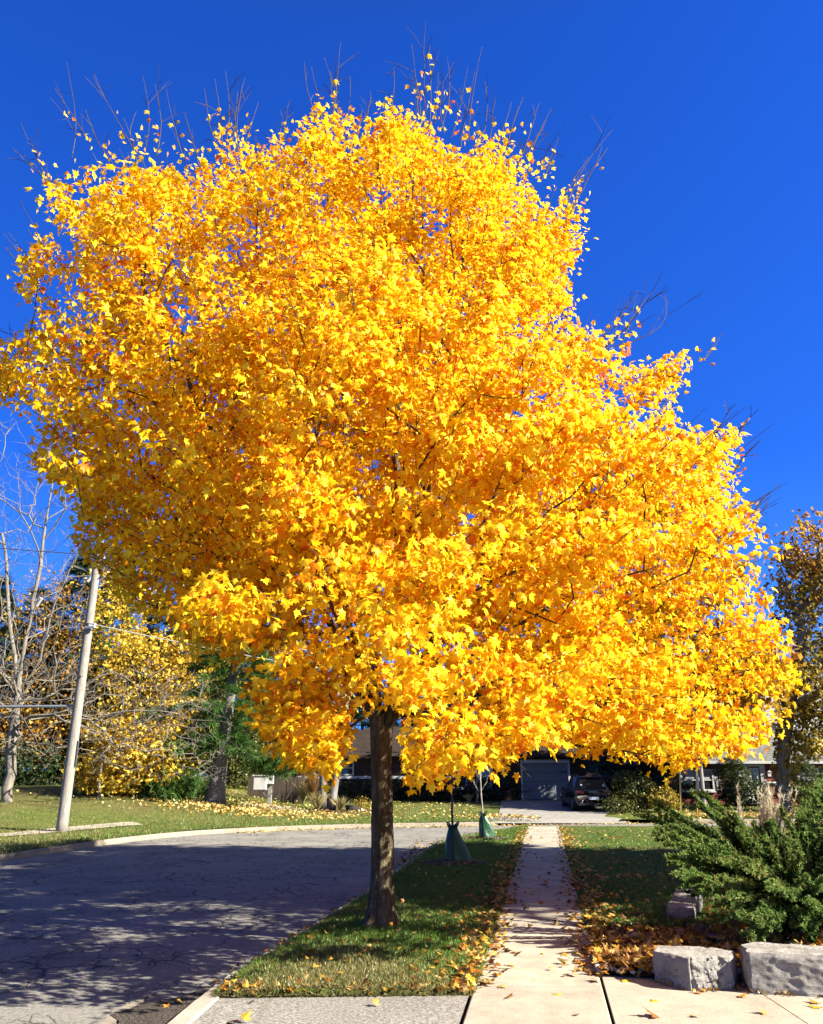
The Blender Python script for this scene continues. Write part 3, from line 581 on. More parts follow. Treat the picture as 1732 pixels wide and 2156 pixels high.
# pebble bed
def bedpt(u, v):   # u across from walk to stones, v from front to back
    yy = DA[1] + .02 + v * 2.15; xl = wr(yy) - .02; xr = np.interp(yy, [DA[1], DA[1] + .5, DA[1] + 1, DA[1] + 2.2], [3.0, 3.6, 4.4, 5.2]); xx = xl + (xr - xl) * u; yy = yy + (dback(xx) - DA[1]) * (1 - v)
    return xx, yy
bu = np.linspace(0, 1, 40); bv = np.linspace(0, 1, 40)
def bedz(x, y): return .02 + .07 * sm(0, .5, x - wr(y)) * sm(-.1, .35, y - dback(x)) * sm(2.3, 1.2, y - DA[1]) + .02
bx_, by_ = bedpt(bu[None, :] + 0 * bv[:, None], bv[:, None] + 0 * bu[None, :])
M_bed = pm('bed_soil', [(.3, (.03, .02, .012)), (.6, (.08, .05, .03)), (.75, (.17, .11, .06))], 14, .95, 1, 60, .03)
structure(MB().grid(np.stack([bx_, by_, bedz(bx_, by_)], -1)), 'planting_bed', M_bed, True)
PEB = [pm('pebble_' + n_, c, 7, .7, .25, 50, .004, .35) for n_, c in (('tan', (.40, .33, .26)), ('grey', (.36, .34, .33)), ('rose', (.42, .32, .27)), ('pale', (.55, .50, .45)))]
pebme = []
for s in range(4):
    bm = bmesh.new(); bmesh.ops.create_icosphere(bm, subdivisions=3, radius=1)
    for v in bm.verts:
        n_ = noise.noise(v.co * 1.1 + Vector((s * 7, 0, 0))); v.co = v.co * (1 + .22 * n_); v.co.z *= .62; v.co.x *= 1.25
    me = bpy.data.meshes.new('river_stone'); bm.to_mesh(me); bm.free(); me.shade_smooth(); me.materials.append(PEB[s]); pebme.append(me)
PL = ['rounded tan river cobble among the fallen leaves in the bed', 'rounded grey river cobble among the fallen leaves in the bed', 'rounded rose tinted river cobble among the fallen leaves in the bed', 'pale rounded river cobble among the fallen leaves in the bed']
spots = []
for _ in range(6000):
    if len(spots) >= 260: break
    u, v = rng.random() ** 1.2, rng.random() ** 1.3; x, y = bedpt(u, v)
    if inpoly(np.array([[x, y]]), [tuple(p[:2]) for p in b1])[0] or inpoly(np.array([[x, y]]), [tuple(p[:2]) for p in b2])[0] or y > DA[1] + 1.75: continue
    s = rng.uniform(.03, .058)
    if any((x - a) ** 2 + (y - b) ** 2 < (1.0 * (s + q)) ** 2 for a, b, q in spots): continue
    spots.append((x, y, s))
for i, (x, y, s) in enumerate(spots):
    k = i % 4; o = bpy.data.objects.new('river_stone', pebme[k]); COL.objects.link(o); o.location = (x, y, float(bedz(x, y)) + s * .7)
    o.scale = (s, s * rng.uniform(.8, 1.05), s * rng.uniform(.8, 1.1)); o.rotation_euler = (rng.normal() * .2, rng.normal() * .2, rng.random() * 6.3); tag(o, PL[k], 'cobble', 'river cobbles in the planting bed')
bl = MB(); n = 2050; u, v = rng.random(n), rng.random(n); x, y = bedpt(u ** 1.1, v); f = np.array([noise.noise((a * 1.6, b * 1.6, 8.)) for a, b in zip(x, y)])
k = (rng.random(n) < .62 + .9 * f) & ~inpoly(np.stack([x, y], 1), [tuple(p[:2]) for p in b1]) & ~inpoly(np.stack([x, y], 1), [tuple(p[:2]) for p in b2]); x, y = x[k], y[k]
litter(x, y, bedz(x, y) + .04 + .03 * rng.random(len(x)), .10, .5, MAPLE_F, bl)
for q0, q1, m in ((b1[0], b1[1], 26), (b1[1], b1[2], 18), (b2[1], b2[2], 30), (b2[0], b2[1], 14), (b1[2], b2[0], 26)):
    t_ = rng.random(m)[:, None]; q = q0 + (q1 - q0) * t_; litter(q[:, 0] + rng.normal(size=m) * .02, q[:, 1] - np.abs(rng.normal(size=m)) * .035, q[:, 2] * 0 + .018, .032, .8, MAPLE_F, bl)
tag(bl.build('bed_leaf_litter', M_fallen), 'orange and brown maple leaves heaped over the river cobbles', 'leaves', kind='stuff')
# leaves that can be counted on the bare concrete
def one_leaf(T=MAPLE_F, bend=.0):
    return MB().cloud([(0, 0, 0)], [(0, 0, 1.)], [(0, 1., 0)], [1], T)
CL = {'yellow': (.75, .50, .06), 'brown': (.34, .15, .04), 'orange': (.70, .30, .04), 'tan': (.55, .38, .16), 'red': (.30, .06, .02)}
LM = {}
for kname, c in CL.items(): LM[kname] = leafm('loose_leaf_' + kname, [(.3, tuple(.75 * q for q in c)), (.7, tuple(min(1, 1.15 * q) for q in c))], .2, 1, .08, 9, .2)
leafme = {}
for kname in CL:
    o = one_leaf().build('fallen_leaf', LM[kname]); leafme[kname] = o.data; bpy.data.objects.remove(o)
LOOSE = [(1308, 2063, 'yellow', .10, 'yellow leaf nearest the tip of the pebble bed on the concrete'), (1312, 2050, 'tan', .08, 'tan leaf against the foot of the bed edge beside the broken block'),
 (1376, 2104, 'yellow', .11, 'bright yellow leaf on the concrete before the broken block, left of the others'), (1383, 2137, 'brown', .12, 'large brown leaf flat on the concrete driveway'), (1464, 2139, 'tan', .06, 'small folded tan leaf on the concrete right of the large brown leaf'),
 (1472, 2088, 'orange', .06, 'small dark orange leaf just in front of the broken block'), (1552, 2096, 'orange', .10, 'orange leaf on the concrete under the gap between the two blocks'), (1612, 2131, 'orange', .07, 'small orange leaf left of the driveway saw joint'),
 (1650, 2077, 'yellow', .09, 'upright yellow leaf leaning at the foot of the long block'), (1730, 2078, 'yellow', .09, 'yellow leaf at the foot of the long block near the photo edge'), (1763 - 40, 2110, 'orange', .09, 'orange leaf on the concrete behind a yellow leaf by the photo edge'), (1726, 2119, 'yellow', .10, 'yellow leaf lying in front of an orange leaf by the photo edge'),
 (1208, 2134, 'tan', .055, 'tiny tan leaf alone on the last sidewalk slab'), (1305 - 132, 2091, 'yellow', .12, 'large yellow leaf lying by the sidewalk joint'), (1210 + 44, 2062, 'brown', .10, 'brown leaf on the sidewalk at the concrete corner'),
 (490, 2147, 'red', .11, 'dark red leaf on the grey asphalt apron'), (512, 2143, 'yellow', .08, 'yellow leaf touching the dark red leaf on the asphalt apron'), (352, 2114, 'orange', .10, 'orange leaf in the gutter dirt'), (380, 2108, 'yellow', .07, 'small yellow leaf in the gutter dirt beside the orange one'), (540, 2098, 'yellow', .11, 'yellow leaf on the apron edge near the kerb'), (1065, 2098, 'orange', .09, 'orange leaf on the grass edge at the apron near the walk'),
 (790, 2112, 'orange', .06, 'small orange leaf on the apron below the grass'), (1138, 1862, 'brown', .16, 'dark curled brown leaf standing on the shaded sidewalk')]
for x, y, kname, s, lab in LOOSE:
    g_ = G(x, y, .03 if x > 400 else KZ + .03); o = bpy.data.objects.new('fallen_leaf', leafme[kname]); COL.objects.link(o); o.location = tuple(g_); o.scale = (s * 1.25,) * 3
    o.rotation_euler = (rng.normal() * .25, rng.normal() * .3, rng.random() * 6.3); tag(o, lab, 'leaf', 'loose leaves on the bare pavement')
# ---------------------------------------------------------------- juniper
M_jun = leafm('juniper_scale', [(.15, (.022, .050, .016)), (.4, (.05, .10, .027)), (.65, (.10, .16, .04)), (.85, (.19, .22, .065))], .25, 1, .012, 1.1, .42, ((.26, .16, .05), 2.2, .47))  # inner sprays darkened in colour to deepen the shaded gaps between plumes
M_jtip = leafm('juniper_tip', [(.15, (.07, .14, .035)), (.4, (.14, .23, .055)), (.65, (.22, .31, .08)), (.85, (.36, .40, .13))], .4, 1, .012, 1.3, .42, ((.40, .30, .10), 1.6, .46), alb=.8)  # new-growth colour, brightened further to paint sunlit spray tops
M_jwood = pm('juniper_wood', (.16, .10, .065), 12, .9, .5, 40, .01)
def juniper(base, tips, name, lab, dens=1.0):
    t = thing(name, base, lab, 'bush'); st, fo, ft = MB(), MB(), MB()
    for tp, wdt in tips:
        a = np.array(base) + rng.normal(size=3) * (.18, .18, .02); b = np.array(tp); L = np.linalg.norm(b - a); s = np.linspace(0, 1, 14)[:, None]
        mid = np.array((0, 0, .16 * L)); p = a + (b - a) * s + mid * np.sin(s * math.pi * .85) * (1 - s * .3) + rng.normal(size=(14, 3)) * .008
        st.tube(p, np.linspace(.013, .004, 14), 4, cap=False)
        ax = unit(np.gradient(p, axis=0)); nb = int(38 * dens * L / .9)
        for _ in range(nb):
            f = rng.uniform(.28, 1.0); i = f * 13; i0 = int(min(12, i)); q = p[i0] + (p[i0 + 1] - p[i0]) * (i - i0); d = unit(ax[i0] * 1.25 + rnd(1)[0] * .7 + UP * .10)
            l = wdt * rng.uniform(.5, 1.15) * (1.25 - f * .85); m = int(15 * dens); u = rng.random(m) ** .85; c = q + d * (u * l)[:, None]
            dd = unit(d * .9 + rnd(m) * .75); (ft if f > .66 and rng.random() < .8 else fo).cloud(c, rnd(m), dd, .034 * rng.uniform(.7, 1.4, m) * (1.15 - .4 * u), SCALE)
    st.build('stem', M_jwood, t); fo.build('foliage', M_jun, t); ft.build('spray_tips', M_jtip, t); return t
SCALE = (np.array([(-.16, 0, 0), (.16, 0, 0), (.20, .45, .04), (0, 1, .0), (-.20, .5, -.04)]), np.array([(0, 1, 2), (0, 2, 4), (4, 2, 3)]))
tips = []
jb = np.array((4.75, 11.0, .05))
for x, y, d in ((1365,1730,11.4),(1372,1722,11.2),(1400,1752,11.0),(1385,1775,10.6),(1410,1800,10.4),(1430,1830,10.2),(1400,1835,10.4),(1440,1860,10.0),(1470,1890,9.9),(1455,1905,9.8),(1500,1880,9.7),(1520,1920,9.6),(1555,1960,9.4),(1580,1985,9.3),(1610,1975,9.3),(1640,1960,9.3),(1500,1722,11.6),(1470,1712,11.8),(1540,1725,11.5),(1490,1690,11.9),(1600,1740,11.4),(1560,1770,10.6),(1500,1790,10.3),(1540,1830,10.0),(1590,1850,9.8),(1620,1880,9.6),(1650,1800,10.2),(1690,1830,9.9),(1660,1900,9.5),(1700,1940,9.4),(1720,1890,9.6),(1680,1760,10.8),(1640,1740,11.2),(1700,1730,11.5),(1725,1690,12),(1710,1660,12.3),(1735,1760,10.8),(1740,1960,9.4),(1760,1990,9.3),(1715,1985,9.25),(1600,1930,9.5)):
    for _ in range(3): tips.append((P(x + rng.normal() * 13, y + rng.normal() * 13, d + rng.normal() * .12), rng.uniform(.13, .21)))
for _ in range(80):
    a = rng.uniform(0, 2 * math.pi); e = rng.uniform(.02, 1.0) ; R = rng.uniform(.9, 1.75) * (1 - .25 * e)
    q = jb + (R * math.cos(a) * 1.25 + .5, R * math.sin(a) * .95, .25 + 1.15 * e + .1 * rng.normal())
    pq = proj(q[None])[0]
    if q[2] > .1 and pq[0] > 1400 and (pq[1] > 1765 or q[0] > 5.6): tips.append((q, rng.uniform(.18, .30)))
juniper(jb, tips, 'juniper_bush', 'spreading dark green juniper with feathery sprays behind the limestone blocks', 1.25)
jb2 = np.array((6.4, 11.3, .05)); t2 = []
for _ in range(110):
    a = rng.uniform(0, 2 * math.pi); e = rng.random(); R = rng.uniform(.8, 1.6); t2.append((jb2 + (R * math.cos(a), R * math.sin(a), .3 + 1.35 * e), rng.uniform(.18, .3)))
juniper(jb2, t2, 'juniper_bush', 'second juniper merging in at the right end of the bed', 1.0)
# feather reed grass plumes behind the juniper
M_plume = leafm('plume', [(.3, (.52, .44, .30)), (.6, (.72, .63, .46)), (.8, (.85, .78, .60))], .4, 1, .02, 2, .6, alb=.85)
rg = P(1600, 1775, 12.3); rg[2] = .1; t = thing('reed_grass', rg, 'clump of straw coloured feather reed grass plumes rising behind the juniper', 'grass clump'); st, pl = MB(), MB()
for _ in range(62):
    b = rg + (rng.normal() * .09, rng.normal() * .09, 0); hd = np.array((.07 + rng.normal() * .11, rng.normal() * .10, 1)); h = rng.uniform(1.2, 1.7); s = np.linspace(0, 1, 6)[:, None]; p = b + hd * s * h * (1, 1, 1) + np.array((.10, 0, 0)) * s ** 2
    st.tube(p, [.0035] * 6, 3, cap=False); n = 80; u = rng.uniform(.64, 1, n); c = b + hd * u[:, None] * h + np.array((.10, 0, 0)) * u[:, None] ** 2
    pl.cloud(c, rnd(n), unit(UP * 1.4 + rnd(n) * .5 + (.25, 0, 0)), .085 * rng.uniform(.6, 1.2, n), NEEDLE)
st.build('stalk', M_plume, t); pl.build('plume', M_plume, t)
# ---------------------------------------------------------------- saplings with watering bags on mulch
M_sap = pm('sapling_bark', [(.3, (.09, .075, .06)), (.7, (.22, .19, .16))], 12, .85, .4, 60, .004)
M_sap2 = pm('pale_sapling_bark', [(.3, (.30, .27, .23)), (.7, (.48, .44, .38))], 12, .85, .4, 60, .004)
M_bag = pm('green_bag_vinyl', [(.3, (.008, .062, .018)), (.7, (.017, .105, .030))], 5, .34, .5, 9, .03, .5)
M_mulch = pm('mulch_chip', [(.25, (.035, .025, .018)), (.5, (.10, .075, .055)), (.75, (.24, .19, .145))], 3, .9, .4, 60, .01, island=.6)
def sapling(base, h, r, mat, lab, nbr, lean, bagdir, baglab, bh):
    t = thing('sapling', base, lab, 'tree'); b = np.array(base); s = np.linspace(0, 1, 12)[:, None]; p = b + np.array((lean, 0, h)) * s + rng.normal(size=(12, 3)) * .012
    MB().tube(p, np.linspace(r, r * .35, 12), 8).build('trunk', mat, t); br = MB()
    for k in range(nbr):
        f = rng.uniform(.35, .97); q = b + np.array((lean, 0, h)) * f; a = rng.random() * 6.3; L = rng.uniform(.5, 1.1) * (1.25 - f * .6); d = np.array((math.cos(a) * .6, math.sin(a) * .6, .85)); u = np.linspace(0, 1, 7)[:, None]
        pp = q + d * L * u + np.array((0, 0, .22 * L)) * u ** 2 + rng.normal(size=(7, 3)) * .012; br.tube(pp, np.linspace(r * .32, .003, 7), 4, cap=False)
        for _ in range(4):
            i = rng.integers(2, 6); e = pp[i] + unit(d + rng.normal(size=3) * .7) * L * .4; br.tube([pp[i], (pp[i] + e) / 2 + (0, 0, .02), e], [.005, .004, .0025], 3, cap=False)
    br.build('twig_framework', mat, t)
    # the bag: a wrinkled tent of vinyl zipped round the stem, wide at the foot
    w = thing('watering_bag', base, baglab, 'watering bag'); rows = []
    for z in np.linspace(0, 1, 40):
        row = []; rr = np.interp(z, [0, .08, .3, .6, .85, .93, 1], [.225, .24, .215, .165, .10, .08, .095]) * bh / .78
        for j in range(48):
            a = j * 2 * math.pi / 48; k = 1 + .09 * math.sin(3 * a + z * 5 + bh * 9) + .07 * noise.noise((math.cos(a) * 2.4, math.sin(a) * 2.4, z * 3 + bh * 5)) + .035 * noise.noise((math.cos(a) * 7, math.sin(a) * 7, z * 7))
            ex = (1 + .35 * max(0, math.cos(a - bagdir)) * (1 - z * .6)); cx = lean * z * bh / h + .05 * (1 - z) * math.cos(bagdir)
            top = .05 * math.sin(2 * a + 1) * max(0, z - .85) / .15
            row.append(b + (cx + rr * k * ex * math.cos(a), rr * k * (.72 if True else 1) * math.sin(a), z * bh + top + .02))
        rows.append(row + [row[0]])
    MB().grid(np.array(rows)).build('bag_body', M_bag, w, True)
    sm_ = MB(); a0 = -1.75; q = [np.array(rows[i][int((a0 % 6.283) / 6.283 * 48)]) + (0, -.012, 0) for i in range(0, 40, 3)]; sm_.tube(q, [.012] * len(q), 5); sm_.build('zip_seam', M_bagd, w)
    for sx in (-1, 1): sl = MB(); top = b + (lean * bh / h, 0, bh); sl.tube([top + (.06 * sx, -.06, -.08), top + (.11 * sx, -.08, .0), top + (.13 * sx, -.07, .06), top + (.10 * sx, -.05, .07)], [.016, .02, .02, .014], 6); sl.build('lifting_strap', M_bagd, w)
    mu = MB(); n = 900; a = rng.random(n) * 6.3; R = np.sqrt(rng.random(n)) * .62; mu.cloud(np.column_stack([b[0] + R * np.cos(a) * 1.15, b[1] + R * np.sin(a), b[2] + .055 * (1 - (R / .66) ** 2) + .015]), unit(UP + rnd(n) * .7), rnd(n), .075 * rng.uniform(.5, 1.4, n), CHIP)
    return mu
CHIP = (np.array([(-.16, -.5, 0), (.14, -.45, .05), (.16, .5, 0), (-.12, .42, -.05)]), np.array([(0, 1, 2), (0, 2, 3)]))
M_bagd = pm('dark_green_strap', (.008, .03, .02), 5, .5, .2, 20, .005, .4)
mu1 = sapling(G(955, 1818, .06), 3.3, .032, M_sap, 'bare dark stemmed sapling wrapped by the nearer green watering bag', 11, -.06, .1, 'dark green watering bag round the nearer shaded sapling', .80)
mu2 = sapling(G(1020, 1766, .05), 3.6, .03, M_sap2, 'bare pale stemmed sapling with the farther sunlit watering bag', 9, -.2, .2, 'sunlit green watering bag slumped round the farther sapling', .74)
tag(mu1.build('mulch', M_mulch), 'ring of wood chip mulch under the nearer watering bag', 'mulch', kind='stuff'); tag(mu2.build('mulch', M_mulch), 'ring of wood chip mulch under the farther watering bag', 'mulch', kind='stuff')
# ---------------------------------------------------------------- utility pole and its lines
M_pole = bark('pole_wood', [(.3, (.25, .22, .19)), (.5, (.37, .34, .305)), (.7, (.50, .47, .43))], 2.2, 9, .012)
M_steel = pm('galvanised_steel', (.42, .46, .52), 8, .45, .1, 40, .003, .5, metal=.6)
M_wire = pm('line_wire', (.09, .09, .10), 5, .5, 0); M_guy = pm('guy_wire', (.45, .47, .48), 5, .4, 0, metal=.5); M_por = pm('white_insulator', (.75, .74, .70), 5, .3, 0)
pb = G(129, 1751, float(zt(-12.2, 30.5))); pb[2] = zt(pb[0], pb[1]); top = P(226, 1022, pb[1] + .1); pole = thing('utility_pole', pb, 'weathered round wooden utility pole on the grass at the left kerb', 'utility pole')
def pp(f): return pb + (top - pb) * f
s = np.linspace(-.01, 1, 30); MB().tube(np.array([pp(f) for f in s]), np.interp(s, [0, .03, 1], [.20, .19, .125]), 20).build('pole_shaft', M_pole, pole, True)
def pole_at(y):
    fs = np.linspace(0, 1, 400); q = np.array([pp(f) for f in fs]); return q[np.argmin(abs(proj(q)[:, 1] - y))]
a1, a2, a3 = pole_at(1178), pole_at(1322), pole_at(1486)
for a in (a1, a2):
    MB().box(a[0] - .05, a[0] + .34, a[1] - .26, a[1] - .18, a[2] - .04, a[2] + .04).build('bracket', M_steel, pole)
    MB().tube([a + (.30, -.22, -.02), a + (.30, -.22, .16)], [.06, .05], 10).build('insulator', M_por, pole)
MB().tube([pole_at(1560) + (.2, -.06, 0), pole_at(1612) + (.215, -.06, 0)], [.035, .035], 8).build('conduit', M_wire, pole)
for yq in (1182, 1192, 1326): q = pole_at(yq); MB().tube([q + (0, 0, -.02), q + (0, 0, .02)], [.20, .20], 16, cap=False).build('strap_band', M_steel, pole)
def span(name, a, b, r, lab, mat, sag=.3):
    s = np.linspace(0, 1, 26)[:, None]; p = a + (b - a) * s - np.array((0, 0, sag)) * np.sin(s * math.pi); return tag(MB().tube(p, [r] * 26, 5).build(name, mat), lab, 'wire', 'overhead lines at the utility pole')
q = a1 + (.3, -.22, .1); span('power_line', P(-420, 1105, 33), q, .018, 'upper dark power line dropping to the pole from the left', M_wire, .15)
q = a2 + (.3, -.22, .1); span('telephone_line', P(-380, 1195, 33), q, .017, 'thin dark line reaching the middle bracket of the pole from the left', M_wire, .15)
span('telephone_line', q, P(760, 1420, 40), .02, 'pale line leaving the middle bracket of the pole toward the bungalow', M_guy, .1)
span('telephone_line', P(-300, 1350, 34), pole_at(1425) + (.1, -.2, 0), .015, 'lowest thin dark line crossing the bare tree to the pole', M_wire, .2)
span('strut_cable', P(-350, 1486, a3[1]), a3 + (-.15, 0, 0), .055, 'thick pale horizontal span cable tied to the pole', M_steel, .02)
for (x0, y0, x1, y1, lab) in ((204, 1196, 0, 1470, 'lower guy wire slanting from the pole to the left with white insulators'), (104, 1236, -20, 1410, 'upper guy wire slanting past the bare tree with a white insulator')):
    A, B = P(x0, y0, 31), P(x0 + (x1 - x0) * 2.2, y0 + (y1 - y0) * 2.2, 33); t = thing('guy_wire', A, lab, 'guy wire', 'overhead lines at the utility pole'); s = np.linspace(0, 1, 12)[:, None]; MB().tube(A + (B - A) * s, [.016] * 12, 5).build('strand', M_guy, t)
    for f in ((.24, .02) if x0 > 200 else (.06,)): a = A + (B - A) * f; MB().tube([a, a + unit(B - A) * .35], [.07, .07], 8).build('insulator', M_por, t)
# ================================================================ FAR SIDE OF THE STREET
def zg(x, y): return float(zt(x, y))
def brick(name, a, b, mortar, sc=1.0):
    m, nt, out = NM(name); tc = nd(nt, 'ShaderNodeTexCoord'); sx = nd(nt, 'ShaderNodeSeparateXYZ', {0: tc.outputs['Object']})
    v = nd(nt, 'ShaderNodeCombineXYZ', {0: nd(nt, 'ShaderNodeMath', {0: sx.outputs[0], 1: sx.outputs[1]}, operation='ADD').outputs[0], 1: sx.outputs[2]}).outputs[0]
    bt = nd(nt, 'ShaderNodeTexBrick', {'Vector': v, 'Color1': c4(a), 'Color2': c4(b), 'Mortar': c4(mortar), 'Scale': sc, 'Mortar Size': .008, 'Brick Width': .23, 'Row Height': .075, 'Bias': 0.})
    c = mix(nt, .45, bt.outputs['Color'], ramp(nt, nz(nt, v, 3, 5), [(.3, (.6, .6, .6)), (.7, (1.3, 1.3, 1.3))]), 'MULTIPLY')
    princ(nt, out, c, .9, .2, bumpn(nt, bt.outputs['Fac'], -.4, .01)); return m
def shingle(name, a, b):
    m, nt, out = NM(name); tc = nd(nt, 'ShaderNodeTexCoord'); sx = nd(nt, 'ShaderNodeSeparateXYZ', {0: tc.outputs['Object']})
    v = nd(nt, 'ShaderNodeCombineXYZ', {0: sx.outputs[0], 1: sx.outputs[1]}).outputs[0]
    bt = nd(nt, 'ShaderNodeTexBrick', {'Vector': v, 'Color1': c4(a), 'Color2': c4(b), 'Mortar': c4(tuple(.4 * q for q in a)), 'Scale': 1, 'Mortar Size': .012, 'Brick Width': .33, 'Row Height': .22})
    c = mix(nt, .5, bt.outputs['Color'], ramp(nt, nz(nt, v, 2.5, 6, .7), [(.3, (.55, .55, .55)), (.7, (1.35, 1.35, 1.35))]), 'MULTIPLY'); princ(nt, out, c, .95, .1, bumpn(nt, nz(nt, v, 40, 4), .5, .01)); return m
M_dbrick = brick('brown_brick', (.085, .045, .032), (.055, .032, .025), (.10, .09, .08)); M_rbrick = brick('red_brick', (.30, .055, .032), (.23, .04, .026), (.22, .15, .12))
M_droof = shingle('brown_shingles', (.040, .029, .024), (.062, .043, .034)); M_groof = shingle('grey_shingles', (.16, .165, .165), (.24, .245, .24))
M_white = pm('white_paint', [(.3, (.66, .66, .65)), (.7, (.80, .80, .79))], 3, .55, .15, 40, .003); M_gdoor = pm('grey_blue_paint', [(.3, (.27, .30, .32)), (.7, (.33, .36, .385))], 1.5, .5, .1, 40, .003)
M_black = pm('black_iron', (.015, .015, .016), 5, .45, .1, 30, .003, .4); M_brown = pm('brown_trim', (.05, .035, .026), 4, .6, .2, 30, .004); M_side = pm('tan_siding', [(.3, (.13, .11, .085)), (.7, (.19, .16, .125))], 3, .8, .3, 30, .005)
def glassm():
    m, nt, out = NM('window_glass'); v = coords(nt); c = ramp(nt, nz(nt, v, 1.5, 3), [(.35, (.012, .014, .016)), (.7, (.06, .065, .065))]); princ(nt, out, c, .06, .8); return m
M_glass = glassm(); M_curt = pm('white_blind', [(.3, (.42, .43, .43)), (.7, (.60, .61, .61))], 2, .7, .1, 20, .005)
def window(parent, x0, x1, y, z0, z1, cols=1, rows=1, fw=.08, sill=True, bar=.05, frame=None, blind=0, grid=0):
    f = MB(); fr = frame or M_white; d = .09
    f.box(x0 - fw, x0, y - d, y + .05, z0 - fw, z1 + fw); f.box(x1, x1 + fw, y - d, y + .05, z0 - fw, z1 + fw); f.box(x0, x1, y - d, y + .05, z1, z1 + fw); f.box(x0, x1, y - d, y + .05, z0 - fw, z0)
    for i in range(1, cols): x = x0 + (x1 - x0) * i / cols; f.box(x - bar, x + bar, y - d + .01, y + .05, z0, z1)
    for i in range(1, rows): z = z0 + (z1 - z0) * i / rows; f.box(x0, x1, y - d + .02, y + .045, z - .03, z + .03)
    o = f.build('window', fr, parent); MB().box(x0 - .01, x1 + .01, y - .03, y - .015, z0 - .01, z1 + .01).build('pane', M_glass, o)
    if blind: MB().box(x0 + .01, x1 - .01, y - .045, y - .035, z0 + (z1 - z0) * (1 - blind), z1).build('blind', M_curt, o)
    if sill: MB().box(x0 - fw - .06, x1 + fw + .06, y - d - .08, y + .04, z0 - fw - .08, z0 - fw - .003).build('sill', fr, o)
    return o
def hip(x0, x1, y0, y1, z, h, ov=.5, th=.14):
    x0 -= ov; x1 += ov; y0 -= ov; y1 += ov; w = (y1 - y0) / 2; ym = (y0 + y1) / 2
    v = [(x0, y0, z), (x1, y0, z), (x1, y1, z), (x0, y1, z), (x0 + w, ym, z + h), (x1 - w, ym, z + h), (x0, y0, z - th), (x1, y0, z - th), (x1, y1, z - th), (x0, y1, z - th)]
    return MB().add(v, [(0, 1, 5, 4), (2, 3, 4, 5), (0, 6, 7, 1), (1, 7, 8, 2), (2, 8, 9, 3), (3, 9, 6, 0), (6, 9, 8, 7)], [(1, 2, 5), (3, 0, 4)])
# ---- brown bungalow with the garage
HY = 55.0; gx0, gx1 = P(1099, 1650, HY)[0], P(1195, 1650, HY)[0]; gz = zg(8, HY) + .03
bung = thing('bungalow', (1.5, HY, zg(1.5, HY)), 'low dark brown brick bungalow with a hip roof and a grey blue garage door', 'house')
wx0, wx1 = P(618, 1640, HY)[0] + .2, gx1 + 1.9; ez = P(700, 1596, HY)[2]; zb = .1
wm = MB(); wm.box(wx0, 5.2, HY, HY + 9, zb, ez); wm.box(5.2, gx0 - .12, HY - .35, HY + 9, zb, ez); wm.box(gx1 + .12, wx1, HY - .35, HY + 9, zb, ez); wm.box(gx0 - .12, gx1 + .12, HY - .35, HY + 9, gz + 2.42, ez); wm.box(gx0 - .12, gx1 + .12, HY + 1.5, HY + 9, zb, gz + 2.42)
wm.build('wall', M_dbrick, bung)
rf = hip(wx0, 5.6, HY, HY + 9, ez + .12, 2.1).build('roof', M_droof, bung); hip(5.0, wx1, HY - .35, HY + 8, ez + .16, 1.75, .55).build('roof', M_droof, bung)
cm = MB().box(1.5, 2.5, HY + 5, HY + 5.8, ez + 1.3, ez + 3.2); cm.build('chimney', M_dbrick, rf)
MB().box(wx0 - .35, 4.9, HY - .46, HY - .40, ez - .04, ez + .11).build('gutter', M_brown, bung)
MB().box(wx0 - .05, 3.0, HY - .13, HY - .003, P(700, 1637, HY)[2] - .06, P(700, 1634, HY)[2] + .02).build('sill_course', M_white, bung)
for a, b, t_, bt in ((664, 684, 1603, 1629), (716, 742, 1603, 1629)): window(bung, P(a, 1620, HY)[0], P(b, 1620, HY)[0], HY, P(a, bt, HY)[2], P(a, t_, HY)[2], 1, 2, .08, False)
window(bung, P(957, 1620, HY)[0], P(1032, 1620, HY)[0], HY, P(960, 1656, HY)[2], P(960, 1606, HY)[2], 3, 1, .1, True, .09, None)
MB().box(P(880, 1640, HY)[0], P(908, 1640, HY)[0], HY - .05, HY - .003, zg(0, HY), P(890, 1612, HY)[2]).build('front_door', M_brown, bung)
gy = HY - .10; sec = MB(); nsec = 4; dh = (2.17) / nsec
for i in range(nsec):
    z = gz + i * dh; sec.box(gx0, gx1, gy, gy + .05, z + .012, z + dh - .004)
    pw = (gx1 - gx0) / 4
    for j in range(4):
        a = gx0 + j * pw + .1; b = gx0 + (j + 1) * pw - .1; sec.box(a, b, gy - .018, gy - .0, z + .1, z + .13); sec.box(a, b, gy - .018, gy, z + dh - .12, z + dh - .09); sec.box(a, a + .03, gy - .018, gy, z + .131, z + dh - .121); sec.box(b - .03, b, gy - .018, gy, z + .131, z + dh - .121)
gdo = sec.build('garage_door', M_gdoor, bung)
for zz in (.45, 1.65):
    for s_ in (0, 1): a = gx0 + .03 if s_ == 0 else gx1 - .43; MB().box(a, a + .4, gy - .03, gy - .019, gz + zz, gz + zz + .05).build('strap_hinge', M_black, gdo)
for s_ in (-.12, .12): q = (gx0 + gx1) / 2 + s_; MB().box(q - .025, q + .025, gy - .05, gy - .019, gz + .72, gz + .95).build('handle', M_black, gdo)
tm = MB(); tm.box(gx0 - .115, gx0 - .005, gy - .27, gy + .2, gz - .02, gz + 2.2); tm.box(gx1 + .005, gx1 + .115, gy - .27, gy + .2, gz - .02, gz + 2.2); tm.box(gx0 - .115, gx1 + .115, gy - .27, gy + .2, gz + 2.203, gz + 2.415); tm.build('garage_door_trim', M_white, bung)
